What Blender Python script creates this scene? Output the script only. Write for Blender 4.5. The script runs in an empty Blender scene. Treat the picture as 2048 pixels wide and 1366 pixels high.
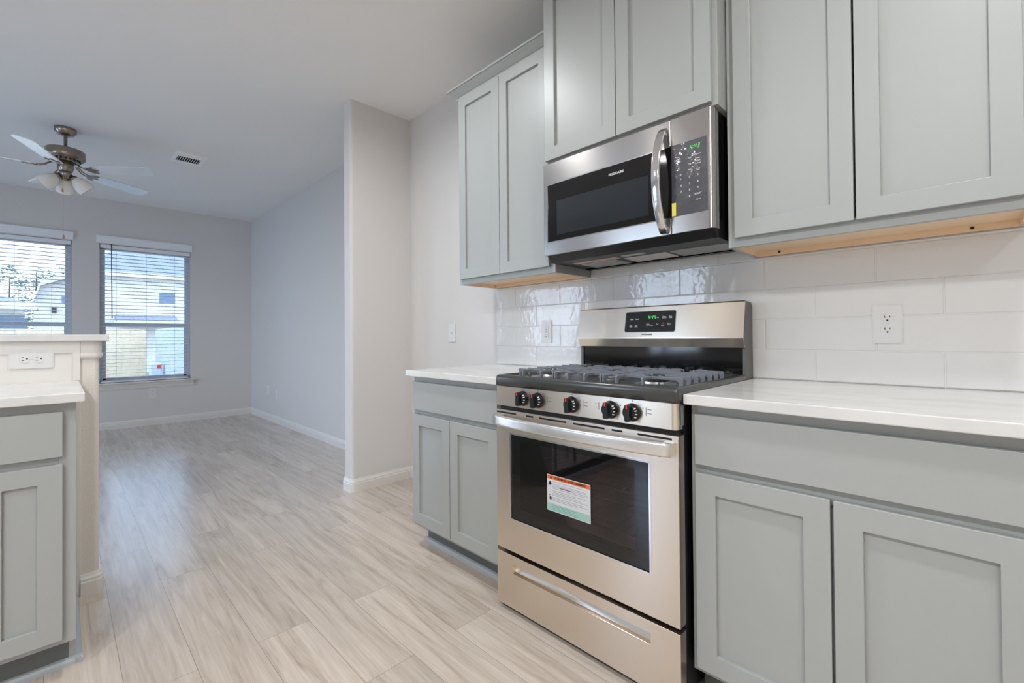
import bpy, bmesh, math, random
from mathutils import Vector, Matrix, noise

random.seed(7)
SC = bpy.context.scene
COL = SC.collection
R = math.radians

# ------------------------------------------------------------------ camera
def build_camera():
    f, yaw, pitch, roll = 896.98, R(44.8053), R(0.52), R(-0.4725)
    F = Vector((-math.sin(yaw) * math.cos(pitch), math.cos(yaw) * math.cos(pitch), math.sin(pitch)))
    r = Vector((math.cos(yaw), math.sin(yaw), 0))
    u = r.cross(F)
    r2 = math.cos(roll) * r + math.sin(roll) * u
    u2 = -math.sin(roll) * r + math.cos(roll) * u
    cd = bpy.data.cameras.new('camera')
    cam = bpy.data.objects.new('camera', cd)
    COL.objects.link(cam)
    cd.sensor_fit = 'HORIZONTAL'
    cd.sensor_width = 36.0
    cd.lens = f / 2048 * 36
    cd.shift_y = -18.3 / 2048
    cd.clip_start = 0.02
    cd.clip_end = 300
    m = Matrix((r2, u2, -F)).transposed().to_4x4()
    m.translation = (1.3309, -1.9206, 1.0848)
    cam.matrix_world = m
    SC.camera = cam
build_camera()

# ------------------------------------------------------------------ sky, lights, exposure
SC.view_settings.view_transform = 'Standard'
SC.view_settings.look = 'None'
SC.view_settings.gamma = 1.0
SC.view_settings.use_curve_mapping = False
SC.view_settings.exposure = -0.1
SC.cycles.use_denoising = True
SC.cycles.max_bounces = 10
SC.cycles.diffuse_bounces = 6
SC.cycles.glossy_bounces = 4
SC.cycles.transparent_max_bounces = 12
SC.cycles.transmission_bounces = 6
SC.cycles.caustics_reflective = False
SC.cycles.caustics_refractive = False
SC.cycles.sample_clamp_indirect = 6.0

SKY = 13.5
def build_world():
    w = bpy.data.worlds.new('sky')
    SC.world = w
    w.use_nodes = True
    nt = w.node_tree
    bg = nt.nodes['Background']
    tc = nt.nodes.new('ShaderNodeTexCoord')
    sep = nt.nodes.new('ShaderNodeSeparateXYZ')
    rmp = nt.nodes.new('ShaderNodeValToRGB')
    nt.links.new(tc.outputs['Generated'], sep.inputs[0])
    nt.links.new(sep.outputs['Z'], rmp.inputs[0])
    e = rmp.color_ramp.elements
    e[0].position = 0.0
    e[0].color = (0.68, 0.83, 1.02, 1)
    e[1].position = 0.7
    e[1].color = (0.42, 0.65, 1.05, 1)
    nt.links.new(rmp.outputs[0], bg.inputs[0])
    bg.inputs[1].default_value = SKY
build_world()

CEIL = 2.779
CAN_W = 15.0
CAN_COL = (0.96, 0.985, 1.01)
CANS = [(-0.62, -1.15, 1.1), (1.55, -1.15, 1.1), (0.40, -2.85, 1.2), (1.45, -2.95, 1.8), (-0.62, -2.85, 0.12), (2.60, -3.1, 1.8)]  # the last two are unseen lights added as fill
FRONT_FILL_WINS = [(-5.1, -3.7, 0.35, 2.24), (-2.6, -1.4, 0.75, 2.24)]
RIGHT_FILL_WIN = (-4.7, -4.0, 0.95, 2.24)   # front and right windows are unseen, added to let in fill daylight
def build_lights():
    for i, (x, y, k) in enumerate(CANS):
        ld = bpy.data.lights.new('recessed_bulb', 'AREA')
        ld.shape = 'DISK'
        ld.size = 0.15
        ld.energy = CAN_W * k
        ld.color = CAN_COL
        ld.spread = R(170)
        o = bpy.data.objects.new('recessed_bulb', ld)
        o.location = (x, y, CEIL - 0.022)
        COL.objects.link(o)
        o['kind'] = 'structure'
    # sampling guides only (portals give off no light of their own)
    for (y0, y1, z0, z1) in [(-1.592, -0.695, 0.565, 2.24), (-2.727, -1.83, 0.565, 2.24), (-4.9, -3.1, 0.05, 2.24)]:
        ld = bpy.data.lights.new('window_portal', 'AREA')
        ld.shape = 'RECTANGLE'
        ld.size = y1 - y0
        ld.size_y = z1 - z0
        ld.cycles.is_portal = True
        o = bpy.data.objects.new('window_portal', ld)
        o.location = (-6.12, (y0 + y1) / 2, (z0 + z1) / 2)
        o.rotation_euler = (R(90), 0, R(-90))
        COL.objects.link(o)
        o['kind'] = 'structure'
    for (x0, x1, z0, z1) in FRONT_FILL_WINS:
        ld = bpy.data.lights.new('window_portal', 'AREA')
        ld.shape = 'RECTANGLE'
        ld.size = x1 - x0
        ld.size_y = z1 - z0
        ld.cycles.is_portal = True
        o = bpy.data.objects.new('window_portal', ld)
        o.location = ((x0 + x1) / 2, -5.15, (z0 + z1) / 2)
        o.rotation_euler = (R(90), 0, 0)
        COL.objects.link(o)
        o['kind'] = 'structure'
    y0, y1, z0, z1 = RIGHT_FILL_WIN
    ld = bpy.data.lights.new('window_portal', 'AREA')
    ld.shape = 'RECTANGLE'
    ld.size = y1 - y0
    ld.size_y = z1 - z0
    ld.cycles.is_portal = True
    o = bpy.data.objects.new('window_portal', ld)
    o.location = (3.15, (y0 + y1) / 2, (z0 + z1) / 2)
    o.rotation_euler = (R(90), 0, R(90))
    COL.objects.link(o)
    o['kind'] = 'structure'
build_lights()

# ------------------------------------------------------------------ materials
def srgb(r, g, b):
    def c(v):
        v /= 255.0
        return v / 12.92 if v <= 0.04045 else ((v + 0.055) / 1.055) ** 2.4
    return (c(r), c(g), c(b), 1.0)

MATS = {}
def new_mat(name):
    m = bpy.data.materials.new(name)
    m.use_nodes = True
    nt = m.node_tree
    return m, nt, nt.nodes['Principled BSDF']

def N(nt, t, **kw):
    n = nt.nodes.new(t)
    for k, v in kw.items():
        setattr(n, k, v)
    return n

def simple(name, col, rough=0.5, metal=0.0, bump=0.0, bscale=200.0, spec=0.5, coat=0.0, var=0.0, vscale=3.0, stretch=None, emit=None, estr=0.0):
    m, nt, p = new_mat(name)
    p.inputs['Base Color'].default_value = col
    p.inputs['Roughness'].default_value = rough
    p.inputs['Metallic'].default_value = metal
    p.inputs['Specular IOR Level'].default_value = spec
    p.inputs['Coat Weight'].default_value = coat
    tc = N(nt, 'ShaderNodeTexCoord')
    mp = N(nt, 'ShaderNodeMapping')
    nt.links.new(tc.outputs['Object'], mp.inputs[0])
    if stretch:
        mp.inputs['Scale'].default_value = stretch
    if bump > 0:
        nz = N(nt, 'ShaderNodeTexNoise')
        nz.inputs['Scale'].default_value = bscale
        nz.inputs['Detail'].default_value = 3
        nt.links.new(mp.outputs[0], nz.inputs['Vector'])
        b = N(nt, 'ShaderNodeBump')
        b.inputs['Strength'].default_value = bump
        b.inputs['Distance'].default_value = 0.002
        nt.links.new(nz.outputs['Fac'], b.inputs['Height'])
        nt.links.new(b.outputs[0], p.inputs['Normal'])
    if var > 0:
        nz = N(nt, 'ShaderNodeTexNoise')
        nz.inputs['Scale'].default_value = vscale
        nz.inputs['Detail'].default_value = 4
        nt.links.new(mp.outputs[0], nz.inputs['Vector'])
        mx = N(nt, 'ShaderNodeMix', data_type='RGBA')
        a = [c * (1 - var) for c in col[:3]] + [1]
        bb = [min(1, c * (1 + var)) for c in col[:3]] + [1]
        mx.inputs[6].default_value = a
        mx.inputs[7].default_value = bb
        nt.links.new(nz.outputs['Fac'], mx.inputs[0])
        nt.links.new(mx.outputs[2], p.inputs['Base Color'])
    if emit:
        p.inputs['Emission Color'].default_value = emit
        p.inputs['Emission Strength'].default_value = estr
    MATS[name] = m
    return m

WALL = simple('wall_paint', srgb(216, 212, 208), 0.75, bump=0.25, bscale=220)
CEILP = simple('ceiling_paint', srgb(240, 238, 235), 0.85, bump=0.2, bscale=220)
TRIM = simple('trim_white', srgb(226, 222, 216), 0.35, bump=0.02, bscale=60)
CAB = simple('cabinet_paint', srgb(167, 170, 168), 0.38, bump=0.05, bscale=90, spec=0.45)
MAPLE = simple('maple', srgb(236, 208, 176), 0.5, var=0.10, vscale=6, stretch=(1.2, 9, 9))
PLASTIC = simple('white_plastic', srgb(222, 221, 219), 0.3)
DARKSLOT = simple('dark_slot', srgb(14, 13, 13), 0.6)
BLACK = simple('black_enamel', srgb(18, 18, 18), 0.08, spec=0.4)
BLACKSATIN = simple('black_satin', srgb(24, 24, 25), 0.4)
GREYENAM = simple('grey_enamel', srgb(62, 64, 62), 0.22, spec=0.6)
SIDEGREY = simple('side_grey', srgb(92, 92, 90), 0.4)
IRON = simple('cast_iron', srgb(116, 121, 128), 0.42, bump=0.12, bscale=400)
BURN = simple('burner_alloy', srgb(190, 192, 196), 0.35, metal=1.0)
CHROME = simple('chrome', srgb(225, 226, 230), 0.12, metal=1.0)
NICKEL = simple('brushed_nickel', srgb(150, 139, 127), 0.22, metal=1.0, bump=0.05, bscale=80, stretch=(1, 1, 12))
HANDLE = simple('satin_handle', srgb(232, 230, 228), 0.28, metal=0.85)
KNOBBLK = simple('knob_black', srgb(26, 27, 30), 0.28)
REDMARK = simple('red_mark', srgb(226, 66, 40), 0.4)
WHITEINK = simple('white_ink', srgb(225, 225, 225), 0.5)
GREYINK = simple('grey_ink', srgb(95, 92, 90), 0.5)
DARKINK = simple('dark_ink', srgb(40, 36, 34), 0.5)
GREEN = simple('green_led', srgb(20, 120, 20), 0.5, emit=(0.12, 1.0, 0.10, 1), estr=0.9)
ORANGE = simple('label_orange', srgb(226, 112, 52), 0.4)
PAPER = simple('label_paper', srgb(216, 217, 220), 0.35)
MINT = simple('label_mint', srgb(160, 200, 190), 0.4)
YELLOW = simple('label_yellow', srgb(232, 218, 90), 0.4)
BLINDW = simple('blind_white', srgb(236, 238, 240), 0.4)
VINYL = simple('window_vinyl', srgb(205, 212, 220), 0.4)  # white frames, their backlit blue-grey put into the colour
VENTW = simple('vent_white', srgb(250, 250, 250), 0.4)
WAND = simple('wand_dark', srgb(70, 84, 120), 0.4)
BLADE = simple('fan_blade_white', srgb(236, 238, 242), 0.14, metal=0.35)
SHADE = simple('frosted_glass', srgb(238, 234, 226), 0.25, spec=0.4)
CHAINM = simple('chain_light', srgb(205, 200, 192), 0.5)
WOODPULL = simple('wood_pull', srgb(190, 140, 90), 0.5)
FILTER = simple('mesh_filter', srgb(170, 170, 168), 0.45, metal=0.6, bump=0.6, bscale=500)
GROUT = simple('grout', srgb(222, 221, 219), 0.8)
SHOEP = simple('shoe_paint', srgb(170, 176, 178), 0.4)
SIDING = simple('siding_white', srgb(236, 226, 214), 0.7)
ROOFM = simple('roof_shingle', srgb(158, 155, 164), 0.9, var=0.08, vscale=8)
EXTTRIM = simple('exterior_trim', srgb(235, 234, 232), 0.6)
EXTGLASS = simple('exterior_glass', srgb(110, 126, 146), 0.1)
LEAF = simple('leaf_green', srgb(122, 140, 126), 0.7)
BARK = simple('bark', srgb(90, 76, 66), 0.9)
FENCETAN = simple('fence_cedar_sunlit', srgb(252, 214, 172), 0.8, var=0.15, vscale=4, stretch=(4, 4, 0.6))  # tan wood with the warmth of sunlight put into its colour
FENCESHADE = simple('fence_shaded', srgb(206, 207, 210), 0.8, var=0.2, vscale=4, stretch=(4, 4, 0.6))  # the fence run in shade, its shade painted as a greyer colour
LAWN = simple('lawn', srgb(150, 148, 136), 0.9, var=0.2, vscale=2)
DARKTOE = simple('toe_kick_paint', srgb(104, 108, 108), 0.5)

def glass_mat(name, tint, gloss=0.06):
    m = bpy.data.materials.new(name)
    m.use_nodes = True
    nt = m.node_tree
    for n in list(nt.nodes):
        nt.nodes.remove(n)
    out = N(nt, 'ShaderNodeOutputMaterial')
    t = N(nt, 'ShaderNodeBsdfTransparent')
    t.inputs[0].default_value = tint
    g = N(nt, 'ShaderNodeBsdfGlossy')
    g.inputs['Roughness'].default_value = 0.01
    lw = N(nt, 'ShaderNodeFresnel')
    lw.inputs['IOR'].default_value = 1.45
    ml = N(nt, 'ShaderNodeMath', operation='MULTIPLY')
    ml.inputs[1].default_value = gloss / 0.04
    mx = N(nt, 'ShaderNodeMixShader')
    nt.links.new(lw.outputs[0], ml.inputs[0])
    nt.links.new(ml.outputs[0], mx.inputs[0])
    nt.links.new(t.outputs[0], mx.inputs[1])
    nt.links.new(g.outputs[0], mx.inputs[2])
    nt.links.new(mx.outputs[0], out.inputs[0])
    return m
WGLASS = glass_mat('window_glass', (0.53, 0.545, 0.555, 1), 0.05)
CLEARGLASS = glass_mat('clear_window_glass', (0.92, 0.93, 0.94, 1), 0.05)
OVENGLASS = glass_mat('oven_glass', (0.42, 0.35, 0.42, 1), 0.07)  # purple of the reflections in the glass put into its tint
MICGLASS = glass_mat('microwave_glass', (0.62, 0.64, 0.66, 1), 0.05)

ANISO = 0.25
def steel_mat(name, col, axis_scale, rough=0.27):
    m, nt, p = new_mat(name)
    p.inputs['Base Color'].default_value = col
    p.inputs['Metallic'].default_value = 1.0
    tc = N(nt, 'ShaderNodeTexCoord')
    mp = N(nt, 'ShaderNodeMapping')
    mp.inputs['Scale'].default_value = axis_scale
    nz = N(nt, 'ShaderNodeTexNoise')
    nz.inputs['Scale'].default_value = 1.0
    nz.inputs['Detail'].default_value = 4
    nt.links.new(tc.outputs['Object'], mp.inputs[0])
    nt.links.new(mp.outputs[0], nz.inputs['Vector'])
    mr = N(nt, 'ShaderNodeMapRange')
    mr.inputs['To Min'].default_value = rough
    mr.inputs['To Max'].default_value = rough + 0.015
    nt.links.new(nz.outputs['Fac'], mr.inputs[0])
    nt.links.new(mr.outputs[0], p.inputs['Roughness'])
    b = N(nt, 'ShaderNodeBump')
    b.inputs['Strength'].default_value = 0.003
    b.inputs['Distance'].default_value = 0.001
    nt.links.new(nz.outputs['Fac'], b.inputs['Height'])
    nt.links.new(b.outputs[0], p.inputs['Normal'])
    p.inputs['Anisotropic'].default_value = 0.75
    p.inputs['Anisotropic Rotation'].default_value = ANISO
    return m
STEEL = steel_mat('stainless_steel', srgb(234, 222, 207), (1.2, 6, 700))
STEELM = steel_mat('stainless_steel_microwave', srgb(190, 186, 183), (1.2, 6, 700), 0.22)

def tile_mat():
    m, nt, p = new_mat('glazed_tile')
    p.inputs['Base Color'].default_value = srgb(222, 221, 219)
    p.inputs['Roughness'].default_value = 0.09
    p.inputs['Specular IOR Level'].default_value = 0.5
    tc = N(nt, 'ShaderNodeTexCoord')
    nz = N(nt, 'ShaderNodeTexNoise')
    nz.inputs['Scale'].default_value = 34
    nz.inputs['Detail'].default_value = 1.5
    nt.links.new(tc.outputs['Object'], nz.inputs['Vector'])
    b = N(nt, 'ShaderNodeBump')
    b.inputs['Strength'].default_value = 0.22
    b.inputs['Distance'].default_value = 0.004
    nt.links.new(nz.outputs['Fac'], b.inputs['Height'])
    nt.links.new(b.outputs[0], p.inputs['Normal'])
    return m
TILE = tile_mat()

def quartz_mat():
    m, nt, p = new_mat('quartz')
    p.inputs['Roughness'].default_value = 0.16
    tc = N(nt, 'ShaderNodeTexCoord')
    mp = N(nt, 'ShaderNodeMapping')
    mp.inputs['Rotation'].default_value = (0, 0, R(28))
    mp.inputs['Scale'].default_value = (2.2, 6.0, 5)
    nt.links.new(tc.outputs['Object'], mp.inputs[0])
    nz = N(nt, 'ShaderNodeTexNoise')
    nz.inputs['Scale'].default_value = 1.5
    nz.inputs['Detail'].default_value = 7
    nz.inputs['Roughness'].default_value = 0.6
    nz.inputs['Distortion'].default_value = 0.7
    nt.links.new(mp.outputs[0], nz.inputs['Vector'])
    rmp = N(nt, 'ShaderNodeValToRGB')
    e = rmp.color_ramp.elements
    e[0].position = 0.36
    e[0].color = srgb(210, 210, 209)
    e[1].position = 0.56
    e[1].color = srgb(220, 219, 217)
    k = rmp.color_ramp.elements.new(0.47)
    k.color = srgb(216, 215, 212)
    nt.links.new(nz.outputs['Fac'], rmp.inputs[0])
    nt.links.new(rmp.outputs[0], p.inputs['Base Color'])
    return m
QUARTZ = quartz_mat()

def floor_mat():
    m, nt, p = new_mat('vinyl_plank')
    L = nt.links.new
    tc = N(nt, 'ShaderNodeTexCoord')
    br = N(nt, 'ShaderNodeTexBrick')
    br.offset = 0.37
    br.offset_frequency = 2
    br.inputs['Color1'].default_value = (0, 0, 0, 1)
    br.inputs['Color2'].default_value = (1, 1, 1, 1)
    br.inputs['Mortar'].default_value = (0.5, 0.5, 0.5, 1)
    br.inputs['Scale'].default_value = 1.0
    br.inputs['Mortar Size'].default_value = 0.0009
    br.inputs['Mortar Smooth'].default_value = 0.2
    br.inputs['Brick Width'].default_value = 1.22
    br.inputs['Row Height'].default_value = 0.178
    L(tc.outputs['Object'], br.inputs['Vector'])
    # shift the grain per plank
    sh = N(nt, 'ShaderNodeVectorMath', operation='MULTIPLY_ADD')
    sh.inputs[1].default_value = (37.0, 23.0, 11.0)
    L(br.outputs['Color'], sh.inputs[0])
    L(tc.outputs['Object'], sh.inputs[2])
    mp = N(nt, 'ShaderNodeMapping')
    mp.inputs['Scale'].default_value = (1.0, 11.0, 1.0)
    L(sh.outputs[0], mp.inputs[0])
    nz = N(nt, 'ShaderNodeTexNoise')
    nz.inputs['Scale'].default_value = 1.7
    nz.inputs['Detail'].default_value = 8
    nz.inputs['Roughness'].default_value = 0.62
    nz.inputs['Distortion'].default_value = 1.0
    L(mp.outputs[0], nz.inputs['Vector'])
    mp2 = N(nt, 'ShaderNodeMapping')
    mp2.inputs['Scale'].default_value = (4.0, 120.0, 1.0)
    L(sh.outputs[0], mp2.inputs[0])
    nz2 = N(nt, 'ShaderNodeTexNoise')
    nz2.inputs['Scale'].default_value = 1.0
    nz2.inputs['Detail'].default_value = 3
    L(mp2.outputs[0], nz2.inputs['Vector'])
    rmp = N(nt, 'ShaderNodeValToRGB')
    e = rmp.color_ramp.elements
    e[0].position = 0.22
    e[0].color = srgb(158, 140, 125)
    e[1].position = 0.62
    e[1].color = srgb(209, 196, 183)
    k = rmp.color_ramp.elements.new(0.43)
    k.color = srgb(194, 180, 166)
    L(nz.outputs['Fac'], rmp.inputs[0])
    # fine streaks
    mx = N(nt, 'ShaderNodeMix', data_type='RGBA', blend_type='MULTIPLY')
    mx.inputs[0].default_value = 1.0
    mr = N(nt, 'ShaderNodeMapRange')
    mr.inputs['From Min'].default_value = 0.3
    mr.inputs['From Max'].default_value = 0.7
    mr.inputs['To Min'].default_value = 0.92
    mr.inputs['To Max'].default_value = 1.05
    L(nz2.outputs['Fac'], mr.inputs[0])
    L(rmp.outputs[0], mx.inputs[6])
    L(mr.outputs[0], mx.inputs[7])
    # plank to plank tone
    mr2 = N(nt, 'ShaderNodeMapRange')
    mr2.inputs['To Min'].default_value = 0.88
    mr2.inputs['To Max'].default_value = 1.06
    L(br.outputs['Color'], mr2.inputs[0])
    mx2 = N(nt, 'ShaderNodeMix', data_type='RGBA', blend_type='MULTIPLY')
    mx2.inputs[0].default_value = 1.0
    L(mx.outputs[2], mx2.inputs[6])
    L(mr2.outputs[0], mx2.inputs[7])
    # joints
    mx3 = N(nt, 'ShaderNodeMix', data_type='RGBA')
    mx3.inputs[7].default_value = srgb(128, 112, 99)
    ml = N(nt, 'ShaderNodeMath', operation='MULTIPLY')
    ml.inputs[1].default_value = 0.75
    L(br.outputs['Fac'], ml.inputs[0])
    L(ml.outputs[0], mx3.inputs[0])
    L(mx2.outputs[2], mx3.inputs[6])
    L(mx3.outputs[2], p.inputs['Base Color'])
    rr = N(nt, 'ShaderNodeMapRange')
    rr.inputs['To Min'].default_value = 0.20
    rr.inputs['To Max'].default_value = 0.30
    L(nz2.outputs['Fac'], rr.inputs[0])
    L(rr.outputs[0], p.inputs['Roughness'])
    b = N(nt, 'ShaderNodeBump')
    b.inputs['Strength'].default_value = 0.12
    b.inputs['Distance'].default_value = 0.002
    L(nz2.outputs['Fac'], b.inputs['Height'])
    L(b.outputs[0], p.inputs['Normal'])
    p.inputs['Specular IOR Level'].default_value = 0.5
    p.inputs['Coat Weight'].default_value = 0.45
    p.inputs['Coat Roughness'].default_value = 0.2
    return m
FLOORM = floor_mat()

def film_mat():
    # black control glass under a wrinkled clear protective film
    m, nt, p = new_mat('control_glass_film')
    p.inputs['Base Color'].default_value = srgb(66, 66, 74)
    p.inputs['Roughness'].default_value = 0.2
    p.inputs['Specular IOR Level'].default_value = 1.0
    p.inputs['Coat Weight'].default_value = 1.0
    tc = N(nt, 'ShaderNodeTexCoord')
    nz = N(nt, 'ShaderNodeTexNoise')
    nz.inputs['Scale'].default_value = 24
    nz.inputs['Detail'].default_value = 2
    nt.links.new(tc.outputs['Object'], nz.inputs['Vector'])
    b = N(nt, 'ShaderNodeBump')
    b.inputs['Strength'].default_value = 0.4
    b.inputs['Distance'].default_value = 0.006
    nt.links.new(nz.outputs['Fac'], b.inputs['Height'])
    nt.links.new(b.outputs[0], p.inputs['Normal'])
    nt.links.new(b.outputs[0], p.inputs['Coat Normal'])
    return m
FILM = film_mat()

# ------------------------------------------------------------------ builders
ID4 = Matrix.Identity(4)
class B:
    """collects shapes of one mesh"""
    def __init__(self):
        self.bm = bmesh.new()
        self.M = ID4
        self.mi = 0
    def _v(self, p):
        return self.bm.verts.new(self.M @ Vector(p))
    def face(self, vs, smooth=False):
        try:
            f = self.bm.faces.new(vs)
        except ValueError:
            return None
        f.material_index = self.mi
        f.smooth = smooth
        return f
    def poly(self, pts, smooth=False):
        return self.face([self._v(p) for p in pts], smooth)
    def box(self, x0, x1, y0, y1, z0, z1):
        v = [self._v((x, y, z)) for z in (z0, z1) for y in (y0, y1) for x in (x0, x1)]
        for f in ((0, 2, 3, 1), (4, 5, 7, 6), (0, 1, 5, 4), (2, 6, 7, 3), (0, 4, 6, 2), (1, 3, 7, 5)):
            self.face([v[i] for i in f])
        return self
    def ring(self, u0, u1, v0, v1, hu0, hu1, hv0, hv1, w0, w1, order='uvw'):
        """rectangular slab with a rectangular opening, one closed skin; order 'uvw' or 'uwv' (v vertical on the third axis)"""
        def P(u, v, w): return (u, v, w) if order == 'uvw' else (u, w, v)
        O = [(u0, v0), (u1, v0), (u1, v1), (u0, v1)]
        I = [(hu0, hv0), (hu1, hv0), (hu1, hv1), (hu0, hv1)]
        of, ob = [self._v(P(*p, w1)) for p in O], [self._v(P(*p, w0)) for p in O]
        jf, jb = [self._v(P(*p, w1)) for p in I], [self._v(P(*p, w0)) for p in I]
        for i in range(4):
            j = (i + 1) % 4
            self.face([of[i], of[j], jf[j], jf[i]]); self.face([ob[i], ob[j], jb[j], jb[i]])
            self.face([of[i], of[j], ob[j], ob[i]]); self.face([jf[i], jf[j], jb[j], jb[i]])
        return self
    def prism(self, pts, axis, a0, a1, smooth=False):
        """extrude a 2D outline along an axis; the outline uses the other two axes in order"""
        def P(p, a):
            if axis == 'x': return (a, p[0], p[1])
            if axis == 'y': return (p[0], a, p[1])
            return (p[0], p[1], a)
        n = len(pts)
        A = [self._v(P(p, a0)) for p in pts]
        Z = [self._v(P(p, a1)) for p in pts]
        for i in range(n):
            j = (i + 1) % n
            self.face([A[i], A[j], Z[j], Z[i]], smooth)
        self.face(A[::-1])
        self.face(Z)
        return self
    def lathe(self, prof, segs=24, smooth=True, close=False):
        """revolve (r, z) points about local z"""
        rings = []
        for r, z in prof:
            if r < 1e-6:
                rings.append([self._v((0, 0, z))])
            else:
                rings.append([self._v((r * math.cos(2 * math.pi * i / segs), r * math.sin(2 * math.pi * i / segs), z)) for i in range(segs)])
        for a, b in zip(rings, rings[1:]):
            for i in range(segs):
                j = (i + 1) % segs
                if len(a) == 1 and len(b) == 1: continue
                if len(a) == 1: self.face([a[0], b[j], b[i]], smooth)
                elif len(b) == 1: self.face([a[i], a[j], b[0]], smooth)
                else: self.face([a[i], a[j], b[j], b[i]], smooth)
        if close:
            if len(rings[0]) > 1: self.face(rings[0][::-1])
            if len(rings[-1]) > 1: self.face(rings[-1])
        return self
    def sweep(self, path, outline, up=(0, 0, 1), smooth=True, caps=True):
        """carry a 2D outline along a path (outline: side, up)"""
        P = [Vector(p) for p in path]
        rings = []
        for i, p in enumerate(P):
            t = (P[min(i + 1, len(P) - 1)] - P[max(i - 1, 0)]).normalized()
            u = Vector(up)
            s = t.cross(u).normalized()
            u = s.cross(t).normalized()
            rings.append([self._v(p + s * a + u * b) for a, b in outline])
        n = len(outline)
        for a, b in zip(rings, rings[1:]):
            for i in range(n):
                j = (i + 1) % n
                self.face([a[i], a[j], b[j], b[i]], smooth)
        if caps:
            self.face(rings[0][::-1])
            self.face(rings[-1])
        return self
    def tube(self, path, r, segs=10, up=(0, 0, 1)):
        o = [(r * math.cos(2 * math.pi * i / segs), r * math.sin(2 * math.pi * i / segs)) for i in range(segs)]
        return self.sweep(path, o, up)
    def rrect(self, x0, x1, y0, y1, z0, z1, r, axis='z', segs=5):
        """box with its four corners along an axis rounded"""
        if axis == 'z': a0, a1, b0, b1, c0, c1 = x0, x1, y0, y1, z0, z1
        elif axis == 'y': a0, a1, b0, b1, c0, c1 = x0, x1, z0, z1, y0, y1
        else: a0, a1, b0, b1, c0, c1 = y0, y1, z0, z1, x0, x1
        return self.prism(rr_pts(a0, a1, b0, b1, r, segs), axis, c0, c1)

def rr_pts(a0, a1, b0, b1, r, segs=5):
    pts = []
    for cx, cy, s in ((a1 - r, b1 - r, 0), (a0 + r, b1 - r, 90), (a0 + r, b0 + r, 180), (a1 - r, b0 + r, 270)):
        for i in range(segs + 1):
            t = R(s + 90 * i / segs)
            pts.append((cx + r * math.cos(t), cy + r * math.sin(t)))
    return pts

def root_loc(o):
    while o.parent:
        o = o.parent
    return o.location.copy()

def obj(name, b, mats, parent=None, bevel=0.0, bseg=2, recalc=True, loc=None):
    bm = b.bm
    if recalc:
        bmesh.ops.recalc_face_normals(bm, faces=bm.faces)
    off = None
    if parent is not None:
        off = root_loc(parent)
    elif loc is not None:
        off = Vector(loc)
    if off is not None:
        bmesh.ops.translate(bm, verts=bm.verts, vec=-off)
    me = bpy.data.meshes.new(name)
    bm.to_mesh(me)
    bm.free()
    for m in (mats if isinstance(mats, (list, tuple)) else [mats]):
        me.materials.append(m)
    o = bpy.data.objects.new(name, me)
    COL.objects.link(o)
    if parent is not None:
        o.parent = parent
    elif loc is not None:
        o.location = loc
    if bevel > 0:
        md = o.modifiers.new('edge', 'BEVEL')
        md.width = bevel
        md.segments = bseg
        md.limit_method = 'ANGLE'
        md.angle_limit = R(40)
    return o

def tag(o, label, cat, group=None):
    o['label'] = label
    o['category'] = cat
    if group: o['group'] = group
    return o

def thing(name, loc, label, cat, group=None):
    o = bpy.data.objects.new(name, None)
    o.empty_display_size = 0.1
    COL.objects.link(o)
    o.location = loc
    return tag(o, label, cat, group)

def struct(name, b, mats, parent=None, bevel=0.0):
    o = obj(name, b, mats, parent, bevel)
    o['kind'] = 'structure'
    return o

def frame(o, x, y, z):
    m = Matrix((Vector(x), Vector(y), Vector(z))).transposed().to_4x4()
    m.translation = o
    return m
def FRONT(x, y, z):   # text / detail frame on a face looking towards -y
    return frame((x, y, z), (1, 0, 0), (0, 0, 1), (0, -1, 0))
def EAST(x, y, z):    # on a face looking towards +x
    return frame((x, y, z), (0, 1, 0), (0, 0, 1), (1, 0, 0))

def text(name, s, size, M, mat, parent, align='CENTER', bold=0.0, sx=1.0, space=1.0, line=1.0):
    cu = bpy.data.curves.new('lettering', 'FONT')
    cu.body = s
    cu.size = size
    cu.align_x = align
    cu.align_y = 'CENTER'
    cu.extrude = 0.00015
    cu.offset = bold
    cu.resolution_u = 3
    cu.space_character = space
    cu.space_line = line
    tmp = bpy.data.objects.new('lettering_source', cu)
    COL.objects.link(tmp)
    bpy.context.view_layer.update()
    dg = bpy.context.evaluated_depsgraph_get()
    me = bpy.data.meshes.new_from_object(tmp.evaluated_get(dg))
    bpy.data.objects.remove(tmp)
    bpy.data.curves.remove(cu)
    me.transform(M @ Matrix.Diagonal((sx, 1, 1, 1)))
    off = root_loc(parent)
    me.transform(Matrix.Translation(-off))
    me.materials.clear()
    me.materials.append(mat)
    o = bpy.data.objects.new(name, me)
    COL.objects.link(o)
    o.parent = parent
    return o

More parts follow.
